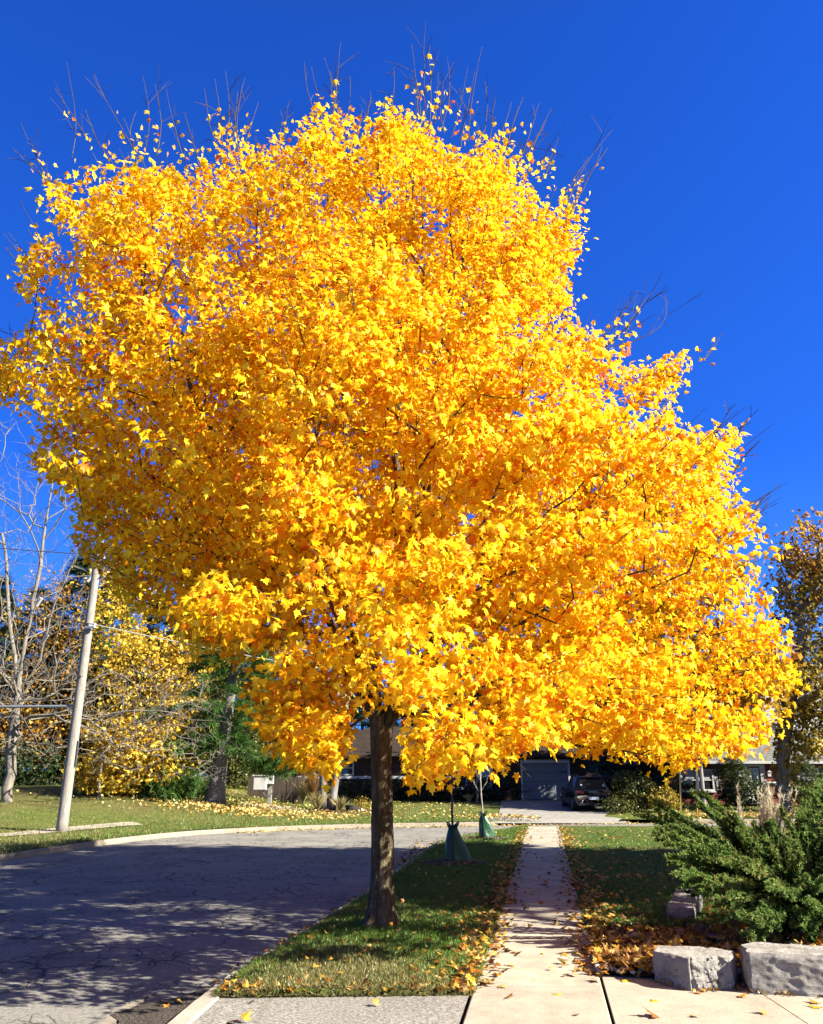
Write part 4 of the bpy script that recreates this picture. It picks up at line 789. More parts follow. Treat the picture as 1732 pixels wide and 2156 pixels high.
# ---- red brick house
RY = 50.0
def RX(x): return float(P(x, 1650, RY)[0])
def RZ(y): return float(P(1580, y, RY)[2])
red = thing('brick_house', (RX(1580), RY, zg(RX(1580), RY)), 'red brick house with white shutters, fluted door surround and grey shingle roof', 'house')
rx0, rx1 = RX(1405), RX(1900); rz = RZ(1608)
MB().box(rx0, rx1, RY, RY + 9, 0, rz).build('wall', M_rbrick, red)
rr = hip(rx0, rx1, RY, RY + 9, rz + .16, 2.6, .35, .12).build('roof', M_groof, red)
MB().box(rx0 - .32, rx1 + .32, RY - .40, RY - .352, rz + .02, rz + .17).build('gutter', M_white, red)
up = MB().box(RX(1672), RX(1860), RY + 3.2, RY + 8, rz + .5, rz + 5.2).build('upper_wall', M_white, red); hip(RX(1672), RX(1860), RY + 3.2, RY + 8, rz + 5.3, 1.3, .3).build('upper_roof', M_groof, red)
window(red, RX(1700), RX(1722), RY + 3.2, rz + 1.3, rz + 2.6, 1, 2, .07, False)
window(red, RX(1436), RX(1499), RY, RZ(1661), RZ(1622), 2, 2, .09, True, .07, None, .45); window(red, RX(1642), RX(1760), RY, RZ(1661), RZ(1620), 3, 2, .09, True, .07, None, .4)
sh = MB(); sh.box(RX(1504), RX(1517), RY - .07, RY - .003, RZ(1664), RZ(1618))
for i in range(14): z = RZ(1662) + (RZ(1640) - RZ(1662)) * i / 14; sh.box(RX(1504) + .07, RX(1517) - .07, RY - .10, RY - .072, z, z + .03)
sh.build('shutter', M_white, red)
sd = MB()
for a, b in ((1564, 1575), (1601, 1612)):
    sd.box(RX(a), RX(b), RY - .10, RY - .003, RZ(1696), RZ(1613))
    for k in range(4): q = RX(a) + (RX(b) - RX(a)) * (k + .5) / 4; sd.box(q - .025, q + .025, RY - .135, RY - .101, RZ(1693), RZ(1618))
sd.box(RX(1564), RX(1612), RY - .12, RY - .003, RZ(1613) + .003, RZ(1609)); sd.build('door_surround', M_white, red)
dfr = MB(); d0, d1 = RX(1578), RX(1599); dfr.box(d0, d0 + .13, RY - .08, RY - .004, RZ(1694), RZ(1616)); dfr.box(d1 - .13, d1, RY - .08, RY - .004, RZ(1694), RZ(1616)); dfr.box(d0 + .13, d1 - .13, RY - .08, RY - .004, RZ(1619), RZ(1616)); dfr.box(d0 + .13, d1 - .13, RY - .08, RY - .004, RZ(1658), RZ(1655)); dfr.box(d0 + .13, d1 - .13, RY - .08, RY - .004, RZ(1694), RZ(1688))
do = dfr.build('storm_door', M_white, red); MB().box(d0 + .12, d1 - .12, RY - .045, RY - .03, RZ(1690), RZ(1617)).build('pane', M_glass, do)
lp = MB(); q = RX(1558); lp.box(q - .10, q + .10, RY - .22, RY - .04, RZ(1634), RZ(1625)); lp.prism([(q - .14, RZ(1625)), (q + .14, RZ(1625)), (q, RZ(1621))], RY - .26, RY - .003, 'y'); lp.build('porch_lamp', M_white, red)
q = RX(1619); lp = MB(); lp.box(q - .10, q + .10, RY - .22, RY - .04, RZ(1634), RZ(1625)); lp.prism([(q - .14, RZ(1625)), (q + .14, RZ(1625)), (q, RZ(1621))], RY - .26, RY - .003, 'y'); lp.build('porch_lamp', M_white, red)
text_mb('90', .78, Matrix.Translation((RX(1557), RY - .02, RZ(1644))) @ Matrix.Rotation(math.pi / 2, 4, 'X')).build('house_number', pm('brass_number', (.42, .36, .24), 5, .5, 0), red)
mbx = thing('wall_mailbox', (RX(1622), RY - .12, RZ(1650)), 'cream wall mailbox with a small roof right of the white door', 'mailbox'); MB().prism([(-.25, -.13), (.25, -.13), (.25, .08), (.18, .16), (-.18, .16), (-.25, .08)], -.11, .11, 'y').V; k = MB().prism([(RX(1622) - .27, RZ(1652)), (RX(1622) + .27, RZ(1652)), (RX(1622) + .27, RZ(1647)), (RX(1622) + .18, RZ(1645)), (RX(1622) - .18, RZ(1645)), (RX(1622) - .27, RZ(1647))], RY - .26, RY - .01, 'y'); k.build('mailbox_body', M_white, mbx); MB().box(RX(1622) - .30, RX(1622) + .30, RY - .32, RY - .262, RZ(1648), RZ(1647)).build('lid', M_white, mbx)
rail = thing('stair_railing', (RX(1530), RY - 1.6, 0), 'black iron railing sloping down to the lawn beside the red house door', 'railing'); rm = MB()
pts_ = [(RX(1476), 1697), (RX(1494), 1678), (RX(1520), 1664), (RX(1560), 1662)]
rm.tube([(a, RY - 1.2, RZ(b)) for a, b in pts_], [.035] * 4, 6); rm.build('handrail', M_black, rail)
for a, b in pts_[1:] + [((pts_[1][0] + pts_[2][0]) / 2, 1671)]: MB().tube([(a, RY - 1.2, .0), (a, RY - 1.2, RZ(b))], [.028] * 2, 6).build('post', M_black, rail)
MB().box(RX(1556), RX(1620), RY - 1.5, RY - .15, 0, RZ(1696)).build('stoop', M_kerb, red)
# ---- black SUV
M_tint = pm('tinted_glass', (.006, .006, .007), 3, .25, 0, spec=.2); M_paint = pm('black_paint', (.006, .006, .008), 3, .22, 0, spec=.4, coat=.4); M_tyre = pm('tyre_rubber', (.015, .015, .015), 8, .85, .3, 40, .004); M_alloy = pm('alloy', (.28, .28, .29), 8, .35, 0, metal=.8)
M_tail = pm('red_lens', (.16, .012, .014), 8, .2, 0, spec=.7); M_plate = pm('pale_blue_plate', (.45, .55, .68), 6, .5, 0); M_chrome = pm('chrome', (.5, .5, .5), 4, .2, 0, metal=1)
cz = 43.2; cX = float(P(1250, 1690, 44.0)[0]); cY = 44.0; cZ = zg(cX, cY) + .05
car = thing('parked_car', (cX, cY, cZ), 'black SUV parked nose in beside the garage door', 'car')
def X_(p): return np.array(p, float) + (cX, cY, cZ)
secs = [(-.02, .80, .86, .55, .80, .95), (.02, .88, .93, .42, .84, 1.00), (.10, .90, .955, .30, .84, 1.06), (.30, .92, .965, .24, .76, 1.34), (.52, .92, .97, .22, .685, 1.60), (.80, .92, .97, .22, .66, 1.685), (1.6, .92, .975, .22, .66, 1.70), (2.6, .92, .975, .22, .65, 1.67), (3.1, .92, .97, .22, .68, 1.40), (3.6, .92, .96, .22, .80, 1.08), (4.5, .88, .93, .25, .80, 1.00), (4.8, .75, .82, .40, .7, .85)]
rows = []
for y, w0, w1, z0, w2, z2 in secs:
    zb2 = min(1.02, z2 - .03); half = [(w0 * .9, z0), (w0, z0 + .12), (w1, .62), (w1 * .985, zb2 - .05), (w1 * .93, zb2), (w2, z2 - .06), (w2 - .07, z2 - .01), (w2 * .5, z2 + .01)]
    r_ = [(x, y, z) for x, z in half] + [(-x, y, z) for x, z in half[::-1]]; rows.append([X_(p) for p in r_ + [r_[0]]])
cb_ = MB().grid(np.array(rows)[:, ::-1]); cb_.F.append(np.array([list(range(16))[::1]])); cb_.build('body', M_paint, car, True)
q = MB().add([X_(p) for p in [(-.70, .115, 1.09), (.70, .115, 1.09), (.60, .49, 1.555), (-.60, .49, 1.555), (-.70, .085, 1.09), (.70, .085, 1.09), (.60, .46, 1.575), (-.60, .46, 1.575)]], [(4, 5, 6, 7), (0, 1, 5, 4), (1, 2, 6, 5), (2, 3, 7, 6), (3, 0, 4, 7)]); rw = q.build('rear_window', M_tint, car)
MB().add([X_(p) for p in [(-.60, .14, 1.24), (-.52, .14, 1.24), (-.52, .19, 1.31), (-.60, .19, 1.31)]], [(0, 1, 2, 3)]).build('window_sticker', M_plate, rw); MB().add([X_(p) for p in [(.52, .118, 1.20), (.62, .118, 1.20), (.62, .20, 1.31), (.52, .20, 1.31)]], [(0, 1, 2, 3)]).build('window_sticker', M_plate, rw)
for s_ in (-1, 1):
    tl = MB(); 
    for z in (.88, .95): tl.box(*sorted((cX + s_ * .50, cX + s_ * .90)), cY - .045, cY + .06, cZ + z, cZ + z + .04)
    tl.build('tail_light', M_tail, car); MB().box(*sorted((cX + s_ * .45, cX + s_ * .70)), cY - .06, cY + .03, cZ + .55, cZ + .58).build('reflector', M_tail, car)
    ex = MB(); ex.tube([X_((s_ * .62, -.07, .42)), X_((s_ * .62, .1, .42))], [.075, .075], 10); ex.build('exhaust_tip', M_chrome, car)
    MB().tube([X_((s_ * .60, .62, 1.69)), X_((s_ * .61, .75, 1.75)), X_((s_ * .61, 2.4, 1.75)), X_((s_ * .60, 2.6, 1.69))], [.022] * 4, 6).build('roof_rail', M_chrome, car)
    mr = MB(); mr.box(*sorted((cX + s_ * .93, cX + s_ * 1.10)), cY + 2.75, cY + 2.9, cZ + 1.02, cZ + 1.16); mr.build('side_mirror', M_paint, car, bevel=.03)
    for y in (.85, 3.75):
        wh = MB().tube([X_((s_ * .70, y, .36)), X_((s_ * .72, y, .36)), X_((s_ * .93, y, .36)), X_((s_ * .95, y, .36))], [.33, .36, .36, .33], 24).build('wheel', M_tyre, car, True); MB().tube([X_((s_ * .951, y, .36)), X_((s_ * .965, y, .36))], [.25, .22], 16).build('rim', M_alloy, wh)
MB().box(cX - .26, cX + .26, cY - .05, cY - .02, cZ + .57, cZ + .70).build('licence_plate', M_plate, car)
MB().box(cX - .80, cX + .80, cY - .075, cY - .02, cZ + .30, cZ + .40).build('bumper_trim', M_tyre, car)
MB().box(cX - .55, cX + .55, cY + .40, cY + .62, cZ + 1.64, cZ + 1.675).build('roof_spoiler', M_paint, car, bevel=.01)
text_mb('G E N E S I S', .095, Matrix.Translation((cX, cY - .03, cZ + .915)) @ Matrix.Rotation(math.pi / 2, 4, 'X')).build('tailgate_lettering', M_chrome, car)
# ---- fence, meter post, yard things
M_fence = pm('weathered_fence', [(.3, (.045, .034, .026)), (.7, (.11, .08, .06))], 6, .9, .5, 30, .01, stretch=(1, 1, .2), island=.5)
fx0, fx1, fy = P(577, 1660, 49)[0], P(636, 1660, 49)[0], 49.0; ft = float(P(600, 1634, fy)[2]); fz = zg(-7, fy) - .05
fe = thing('board_fence', (fx0, fy, fz), 'dark board fence closing the yard beside the bungalow', 'fence'); fm = MB(); x = fx0 - 1.5
while x < fx1: fm.box(x, x + .145, fy + random.uniform(-.012, .012), fy + .04, fz, ft + random.uniform(-.02, .02)); x += .158
fm.build('board', M_fence, fe); MB().box(fx0 - 1.5, fx1, fy + .05, fy + .1, fz + .4, fz + .5).build('rail', M_fence, fe)
for x in (fx0 - 1.4, (fx0 + fx1) / 2, fx1): MB().box(x, x + .1, fy + .103, fy + .2, fz, ft + .12).build('post', M_fence, fe)
mpB = P(567, 1688, 44.5); mpB[2] = zg(mpB[0], 44.5); my = 44.5; mT = P(571, 1550, my)
mp = thing('meter_post', mpB, 'grey timber meter post with white electrical boxes on the far lawn', 'meter post')
MB().box(mpB[0] - .10, mpB[0] + .10, my - .07, my + .09, mpB[2] - .1, mT[2]).build('post', M_pole, mp, bevel=.01)
def bxD(x0, x1, y0, y1, ya, yb, d=my): return (P(x0, y1, d)[0], P(x1, y1, d)[0], ya, yb, P(x0, y1, d)[2], P(x0, y0, d)[2])
b_ = MB().box(*bxD(536, 563, 1634, 1662, my - .48, my - .09)).build('meter_cabinet', M_white, mp, bevel=.02); MB().box(*[v + e for v, e in zip(bxD(536, 563, 1631, 1633.4, my - .52, my - .07), (-.05, .05, 0, 0, 0.01, 0))]).build('lid', M_white, b_)
MB().box(*bxD(563.6, 577, 1632, 1650, my - .36, my - .09)).build('meter_box', M_white, mp, bevel=.02)
cd = MB(); a = P(564, 1632, my); cd.tube([a + (0, -.2, 0), P(562, 1600, my) + (0, -.1, 0), P(565, 1575, my) + (0, -.1, 0)], [.04] * 3, 6); cd.tube([P(556, 1662, my) + (0, -.2, 0), P(557, 1672, my) + (0, -.25, 0), P(566, 1677, my) + (0, -.2, 0), P(575, 1668, my) + (0, -.18, 0), P(574, 1650, my) + (0, -.2, 0)], [.03] * 5, 6); cd.build('conduit', M_wire, mp)
gv = MB(); n = 900; a = rng.random(n) * 6.3; R = np.sqrt(rng.random(n)) * 1.5; gx, gyy = mpB[0] + .5 + R * np.cos(a) * 1.25, my - .4 + R * np.sin(a) * .7; gv.cloud(np.column_stack([gx, gyy, zt(gx, gyy) + .05]), unit(UP + rnd(n) * .8), rnd(n), .13 * rng.uniform(.5, 1.3, n), CHIP); tag(gv.build('gravel', PEB[3]), 'pale gravel round the foot of the meter post', 'gravel', kind='stuff')
# slim pale pole with yellow guy guards, right
pp0 = P(1482, 1694, 44.3); pp0[2] = zg(pp0[0], 44.3); sp1 = thing('slim_pole', pp0, 'slim pale grey pole standing on the lawn before the red brick house', 'pole'); MB().tube([pp0 - (0, 0, .1), pp0 + (0, 0, 9)], [.115, .085], 12).build('pole_shaft', M_pole, sp1); MB().tube([pp0 + (-.2, 0, .0), pp0 + (-.2, 0, 3.2)], [.05, .05], 8).build('conduit', M_steel, sp1)
M_yel = pm('yellow_plastic', (.75, .52, .02), 5, .45, 0)
for xd, yb, lab in ((1430, 1692, 'left yellow guy guard with a dark stay behind the juniper'), (1464, 1682, 'right yellow guy guard nearer the slim pale pole')):
    b = P(xd, yb, 41.5); b[2] = zg(b[0], 41.5); g_ = thing('guy_guard', b, lab, 'guy guard', 'yellow guy guards'); e = np.array((pp0[0], pp0[1], 8.5)) - b
    MB().tube([b, b + (.25, .1, 2.9)], [.034, .034], 6).build('guard', M_yel, g_); MB().tube([b + (.06, 0, -.1), b + (.34, .12, 5.5)], [.03, .03], 5).build('stay', M_wire, g_)
# ================================================================ TREES AND SHRUBS BEYOND
M_grey = bark('grey_bark', [(.3, (.14, .12, .10)), (.5, (.30, .265, .225)), (.7, (.46, .42, .36))], 1, 8, .03, (.34, .32, .25))
M_twig = pm('grey_twig', [(.3, (.17, .145, .12)), (.7, (.36, .32, .27))], 6, .9, 0)
M_dbark = bark('dark_bark', [(.3, (.03, .024, .02)), (.5, (.075, .06, .05)), (.7, (.14, .115, .095))], 1, 8, .03)
M_pbark = bark('pine_bark', [(.3, (.15, .13, .115)), (.5, (.32, .285, .255)), (.7, (.52, .47, .42))], 1, 7, .04)
def blob(n, c, r, shell=.5):
    d = rnd(n); R = (shell + (1 - shell) * rng.random(n) ** .7); return np.array(c) + d * R[:, None] * np.array(r)
def limb_tubes(parent, seeds, targets, rt, ex, mat, name, rmax, wig=.12, sag=-.05, step=.6, bf=.35, skip=0, extra=0):
    N, par, e = skeleton(seeds, targets, step, bf, wig, sag, skip); ch, r = chains(N, par, rt, ex, rmax); mb = MB(); tubes(mb, ch, .08)
    if extra:
        for p, rr in ch:
            for _ in range(extra):
                i = rng.integers(0, len(p)); d = unit(p[-1] - p[0] + rng.normal(size=3) * np.linalg.norm(p[-1] - p[0]) * .8); q = p[i] + d * rng.uniform(.25, .8); mb.tube([p[i], (p[i] + q) / 2 + rng.normal(size=3) * .05, q], [rt * 1.1, rt * .9, rt * .5], 3, cap=False)
    mb.build(name, mat, parent, True)
def rise(b, path, m=5):
    s = [(np.array(b, float), -1)]
    for q in path:
        p0 = s[-1][0]
        for i in range(1, m + 1): s.append((p0 + (np.array(q) - p0) * i / m + rng.normal(size=3) * .03, len(s) - 1))
    return s
# --- bare grey trees at the left
def bare(base, trunks, tgt, rmax, lab, rt=.010, ex=.44, extra=2, skip=4):
    t = thing('bare_tree', base, lab, 'tree'); s = [(np.array(base, float) - (0, 0, .2), -1)]
    for path, frm in trunks:
        prev = frm
        for q in path:
            p0 = s[prev][0]
            for i in range(1, 5): s.append((p0 + (np.array(q) - p0) * i / 4 + (rng.normal(size=3) * .04 if i < 4 else 0), prev)); prev = len(s) - 1
    limb_tubes(t, s, tgt, rt, ex, M_grey, 'trunk', rmax, .11, -.06, .55, .32, skip, extra)
    return t
BD = 38.0; bb = P(16, 1692, BD); bb[2] = zg(bb[0], BD)
tg = np.concatenate([[P(x, y, BD + rng.normal() * 2.0) for x, y in np.column_stack([rng.uniform(-160, 205, 1000), 860 + 620 * rng.random(1000) ** .9])], [P(x, y, BD + rng.normal() * 1.8) for x, y in np.column_stack([rng.uniform(-160, 420, 640), rng.uniform(1380, 1590, 640)])]])
tp = proj(tg); tg = tg[~((tp[:, 0] > 60) & (tp[:, 1] < 900)) & ~((tp[:, 0] > 200) & (tp[:, 1] < 1400))]
bare(bb, [([P(25, 1560, BD), P(38, 1450, BD)], 0), ([P(55, 1340, BD), P(75, 1240, BD), P(105, 1050, BD), P(112, 930, BD)], 8), ([P(85, 1390, BD - .2), P(115, 1270, BD - .3), P(150, 1190, BD - .3)], 8), ([P(20, 1310, BD), P(10, 1150, BD)], 8)], tg, .50, 'tall bare grey forked tree on the left bank', .0095, .50, 3, 6)
b2 = P(205, 1672, 39.6); b2[2] = zg(b2[0], 39.6)
tg = np.array([P(x, y, 39.2 + rng.normal() * 1.2) for x, y in np.column_stack([rng.uniform(170, 470, 300), rng.uniform(1420, 1640, 300)])])
bare(b2, [([P(215, 1600, 39.6), P(240, 1540, 39.6)], 0), ([P(330, 1510, 39), P(420, 1470, 39)], 8)], tg, .16, 'low bare tree with wide grey twigs before the yellow understory', .009, .42, 2, 6)
# --- leafy trees
M_yel1 = leafm('yellow_foliage', [(.2, (.34, .16, .015)), (.4, (.60, .37, .03)), (.62, (.78, .56, .05)), (.85, (.80, .68, .16))], .42, 1, .02, .35, .6, alb=.85)
M_orange = leafm('orange_foliage', [(.2, (.16, .06, .012)), (.4, (.38, .17, .02)), (.62, (.56, .31, .03)), (.85, (.66, .48, .10))], .42, 1, .02, .35, .55, alb=.8)
M_ivy = leafm('ivy_foliage', [(.2, (.14, .10, .012)), (.45, (.38, .27, .03)), (.7, (.60, .44, .06)), (.85, (.66, .54, .14))], .35, 1, .04, .6, .6)
M_olive = leafm('olive_foliage', [(.2, (.05, .065, .015)), (.5, (.12, .14, .03)), (.75, (.26, .24, .06)), (.9, (.42, .34, .09))], .3, 1, .04, .4, .5)
M_dgreen = leafm('dark_green_foliage', [(.2, (.014, .026, .010)), (.5, (.03, .055, .018)), (.8, (.07, .10, .03))], .2, 1, .05, .4, .5)
def leafy(base, trunk_top, blobs, n, size, lmat, bmat, lab, r=.2, T=OVAL, cat='tree', name='leafy_tree', shell=.45, nl=60, trunk='trunk', cs=.32, per=14):
    t = thing(name, base, lab, cat); b = np.array(base, float); s = rise(b - (0, 0, .15), [trunk_top]); vol = np.array([np.prod(q[1]) ** .67 for q in blobs]); vol = vol / vol.sum(); C = []
    for (c, rr), v in zip(blobs, vol): C.append(blob(max(8, int(n * v / per)), c, rr, shell))
    C = np.concatenate(C); limb_tubes(t, s, C[rng.permutation(len(C))[:nl]], .022 * max(1, r / .2) ** .5, .42, bmat, trunk, r, .1, -.05, .7, .3, 3)
    i = np.repeat(np.arange(len(C)), per); p = C[i] + rng.normal(size=(len(i), 3)) * cs * (1, 1, .75); o = unit(p - C.mean(0)); p[:, 2] = np.maximum(p[:, 2], b[2] + .12)
    MB().cloud(p, unit(o * .5 + UP * .5 + rnd(len(i)) * .9), unit(rnd(len(i)) - UP * .5), size * rng.uniform(.6, 1.3, len(i)), T).build('crown', lmat, t); return t
def B(x, y, d, rx, ry, rz): return (P(x, y, d), (rx, ry, rz))
def ground_at(x, d): q = P(x, 1690, d); q[2] = zg(q[0], d); return q
leafy(ground_at(245, 41.6), P(250, 1600, 41.6), [B(215, 1620, 40.8, 1.5, 1.3, 1.1), B(290, 1590, 41, 2.0, 1.5, 1.5), B(355, 1585, 41.3, 1.4, 1.2, 1.3), B(260, 1550, 41.6, 1.9, 1.5, 1.1), B(240, 1650, 40.8, 1.2, .9, .7)], 7000, .18, M_yel1, M_dbark, 'bright yellow low understory tree behind the pole', .12, MAPLE_S)
leafy(ground_at(330, 54), P(330, 1500, 54), [B(300, 1420, 54, 3.2, 2.5, 3.2), B(390, 1420, 53, 3.0, 2.5, 2.6), B(270, 1290, 54, 2.6, 2.2, 3.0), B(440, 1360, 54, 2.4, 2.2, 2.6), B(330, 1500, 53, 3.5, 2.5, 2.0), B(240, 1230, 55, 1.6, 1.8, 2.0)], 6800, .235, M_yel1, M_dbark, 'tall golden yellow tree behind the pole and wires', .25, MAPLE_S, cs=.5)
leafy(ground_at(130, 56), P(120, 1500, 56), [B(60, 1480, 55, 4.2, 2.5, 3.2), B(170, 1420, 56, 3.2, 2.5, 3.4), B(110, 1300, 57, 3.0, 2.5, 3.0), B(0, 1560, 54, 3.5, 2.5, 2.2), B(150, 1560, 54, 3.5, 2.5, 2.0)], 4600, .22, M_orange, M_dbark, 'rusty brown leafed tree behind the bare grey tree', .25, MAPLE_S, cs=.55)
leafy(ground_at(480, 56), P(490, 1560, 56), [B(500, 1570, 56, 2.2, 2, 2.2), B(555, 1590, 57, 1.8, 2, 2.4), B(470, 1630, 55, 2.0, 1.6, 1.4)], 4200, .19, M_olive, M_dbark, 'olive and tan leafed tree behind the pine', .16, OVAL)
leafy(ground_at(-30, 50), P(-20, 1620, 50), [B(-30, 1610, 50, 3.5, 2, 1.6), B(60, 1620, 50, 2.6, 2, 1.3)], 3600, .20, M_dgreen, M_dbark, 'understory bush below the bare tree, leaves darkened to stand for deep shade', .14, OVAL, 'bush', 'understory_bush')  # dark leaf colour stands in for the deep shade under the trees
# --- conifers
M_pine = leafm('pine_needle', [(.2, (.05, .12, .03)), (.5, (.11, .23, .05)), (.75, (.19, .32, .08)), (.9, (.30, .38, .11))], .35, 1, .04, .5, .5)
M_dpine = leafm('dark_pine_needle', [(.2, (.008, .022, .011)), (.5, (.022, .052, .024)), (.8, (.055, .09, .036))], .2, 1, .05, .4, .5)
M_spruce = leafm('blue_spruce_needle', [(.2, (.014, .032, .026)), (.5, (.045, .085, .07)), (.8, (.12, .18, .155))], .2, 1, .05, .5, .5)
TUFTB = (TUFT[0] * (1.9, 1, 1), TUFT[1])
def conifer(base, h, R, z0, n, mat, lab, lean=(0, 0), tuft=.26, bmat=None, rtrunk=.22, name='pine_tree', skirt=.9, whorl=.55, per=30, droop=.12, side=None, crown_pow=.8):
    t = thing(name, base, lab, 'tree'); b = np.array(base, float); s = np.linspace(-.02, 1, 20)[:, None]; ax = np.array((lean[0], lean[1], h)); tp_ = b + ax * s; f = s[:, 0]
    MB().tube(tp_, rtrunk * (1 - .93 * np.clip(f, 0, 1)) + rtrunk * .55 * np.exp(-np.clip(f, 0, 1) * h * 2.5), 14).build('trunk', bmat or M_pbark, t, True); br, fo = MB(), MB(); z = z0
    while z < h * .985:
        k = rng.integers(4, 7); a0 = rng.random() * 6.3
        for j in range(k):
            a = a0 + j * 6.283 / k + rng.normal() * .2; L = R * (1 - (z - z0) / (h - z0)) ** crown_pow * (skirt + rng.random() * .35) + .25
            if side is not None: L *= side(a, z)
            if L < .2: continue
            q0 = b + ax * (z / h); d = np.array((math.cos(a), math.sin(a), 0)); u = np.linspace(0, 1, 7)[:, None]; p = q0 + d * L * u + np.array((0, 0, 1)) * (.22 * L * u - droop * L * (1 + u) * u) + rng.normal(size=(7, 3)) * .03
            br.tube(p, np.linspace(.018 + .012 * L, .006, 7), 4, cap=False); m = int(per * L / 1.5) + 5; v = rng.uniform(.28, 1.02, m) ** .8; i = np.clip(v * 6, 0, 5.99); ii = i.astype(int); c = p[ii] + (p[np.minimum(ii + 1, 6)] - p[ii]) * (i - ii)[:, None]
            sd = np.array((-d[1], d[0], 0)); c = c + sd * (rng.normal(size=(m, 1)) * .17 * L * (1.1 - v[:, None] * .6)) + np.array((0, 0, 1)) * rng.normal(size=(m, 1)) * .06
            nn = unit(UP + rnd(m) * .8); fo.cloud(c, nn, unit(d * 1.0 + rnd(m) * .8 + UP * .25), tuft * rng.uniform(.7, 1.3, m), TUFTB)
        z += whorl * rng.uniform(.7, 1.3)
    br.build('branch_framework', bmat or M_pbark, t); fo.build('crown', mat, t); return t
pbse = P(450, 1698, 42); pbse[2] = zg(pbse[0], 42)
pt = conifer(pbse, 11.5, 3.4, 2.6, 0, M_pine, 'green white pine with a thick grey trunk on the far lawn', (1.0, 0), .34, None, .42, per=40, whorl=.78, crown_pow=.6, side=lambda a, z: ((1.1 if math.cos(a) < .2 else .85) if z > 4.4 else (.6 if math.cos(a) < .3 else .5)) * (.6 if math.sin(a) < -.3 and z < 7.5 else 1), droop=.20)
# two low boughs hanging right and left of the trunk, and dead stubs
lb, lf_ = MB(), MB()
for (x0, y0), pts in (((480, 1560), [(520, 1590), (575, 1600), (625, 1598)]), ((470, 1600), [(420, 1630), (370, 1650), (330, 1668)]), ((470, 1620), [(400, 1650), (350, 1675)]), ((475, 1545), [(420, 1560), (370, 1575)]), ((480, 1560), [(540, 1610), (590, 1622)])):
    p = np.array([P(x0, y0, 42)] + [P(x, y, 41.2 - .25 * i) for i, (x, y) in enumerate(pts)]); lb.tube(p, np.linspace(.07, .02, len(p)), 6, cap=False); m = 150; v = rng.uniform(.35, 1, m) * (len(p) - 1); i = np.minimum(v.astype(int), len(p) - 2); c = p[i] + (p[i + 1] - p[i]) * (v - i)[:, None] + rng.normal(size=(m, 3)) * (.32, .35, .22); lf_.cloud(c, unit(UP + rnd(m) * .8), unit(p[-1] - p[0] + rnd(m) * 1.2), .34 * rng.uniform(.7, 1.3, m), TUFTB)
lb.build('low_bough', M_pbark, pt); lf_.build('bough_foliage', M_pine, pt)
for y, s_, L in ((1587, -1, .5), (1600, -1, .55), (1637, 1, .7), (1660, -1, .5), (1612, 1, .25)):
    q = P(466 - (y - 1600) * .15, y, 41.8); MB().tube([q, q + (s_ * L * .5, -.25, .12), q + (s_ * L, -.4, .02 if y > 1630 else .35)], [.05, .04, .02], 6).build('dead_stub', M_grey, pt)
leafy(ground_at(310, 42.5), P(315, 1650, 42.5), [B(325, 1668, 42.2, 1.4, .9, .7), B(385, 1672, 42.0, 1.0, .8, .55), B(290, 1680, 42.4, .9, .8, .45)], 2000, .22, M_pine, M_dbark, 'low pale green pine scrub left of the pine trunk', .06, TUFTB, 'bush', 'pine_scrub')
for x, d, h, R, mat, lab, z0 in ((110, 64, 17.5, 3.6, M_dpine, 'dark tall spruce rising behind the bare tree', 2), (195, 62, 16.0, 3.0, M_pine, 'green pine top showing between the bare tree and the pole', 4), (300, 66, 14.5, 3.4, M_dpine, 'dark pine behind the golden yellow tree', 3), (25, 68, 16.0, 4.0, M_dpine, 'dark wide spruce at the left end of the far tree line', 2), (395, 62, 11.5, 3.6, M_dpine, 'dark evergreen filling in behind the white pine', 1.2), (490, 66, 12.5, 3.8, M_dpine, 'dark evergreen right of the white pine trunk', 1.0), (565, 68, 12, 3.6, M_dpine, 'dark evergreen behind the meter post', 1.0), (640, 70, 11, 3.6, M_dpine, 'dark evergreen behind the left end of the bungalow roof', 1.0),
                             (-70, 62, 15, 4.2, M_dpine, 'dark spruce beyond the left edge of the frame', 1.5), (235, 58, 9, 3.2, M_dpine, 'dark short evergreen behind the low yellow tree', .8), (330, 60, 9.5, 3.4, M_dpine, 'dark short evergreen left behind the white pine', .8), (60, 58, 8.5, 3.4, M_dpine, 'dark short evergreen under the rusty leafed tree', .6), (150, 57, 8, 3.0, M_dpine, 'dark short evergreen right under the rusty leafed tree', .6)):
    conifer(ground_at(x, d), h, R, z0, 0, mat, lab, (0, 0), .55, M_dbark, .25, 'evergreen_tree', per=17, whorl=.75)
for x, d, h, R, lab in ((760, 72, 11, 4, 'dark evergreen behind the bungalow chimney'), (900, 74, 12, 4.4, 'dark evergreen behind the middle of the bungalow'), (1040, 74, 12, 4.2, 'dark evergreen behind the garage roof, left'), (1180, 72, 13, 4.2, 'dark evergreen behind the garage roof, right'), (1290, 64, 12, 3.8, 'dark evergreen between the bungalow and the blue spruce'), (1400, 66, 13, 4.2, 'dark evergreen behind the blue spruce')):
    conifer(ground_at(x, d), h, R, .8, 0, M_dpine, lab, (0, 0), .6, M_dbark, .25, 'evergreen_tree', per=15, whorl=.8)
conifer(ground_at(1335, 50), 8.5, 2.6, .5, 0, M_spruce, 'blue grey spruce right of the parked car', (0, 0), .30, M_dbark, .16, 'spruce_tree', per=46, whorl=.42)
conifer(ground_at(1440, 56), 9.5, 2.6, .5, 0, M_spruce, 'second blue grey spruce behind the left corner of the brick house', (0, 0), .34, M_dbark, .16, 'spruce_tree', per=30, whorl=.5)
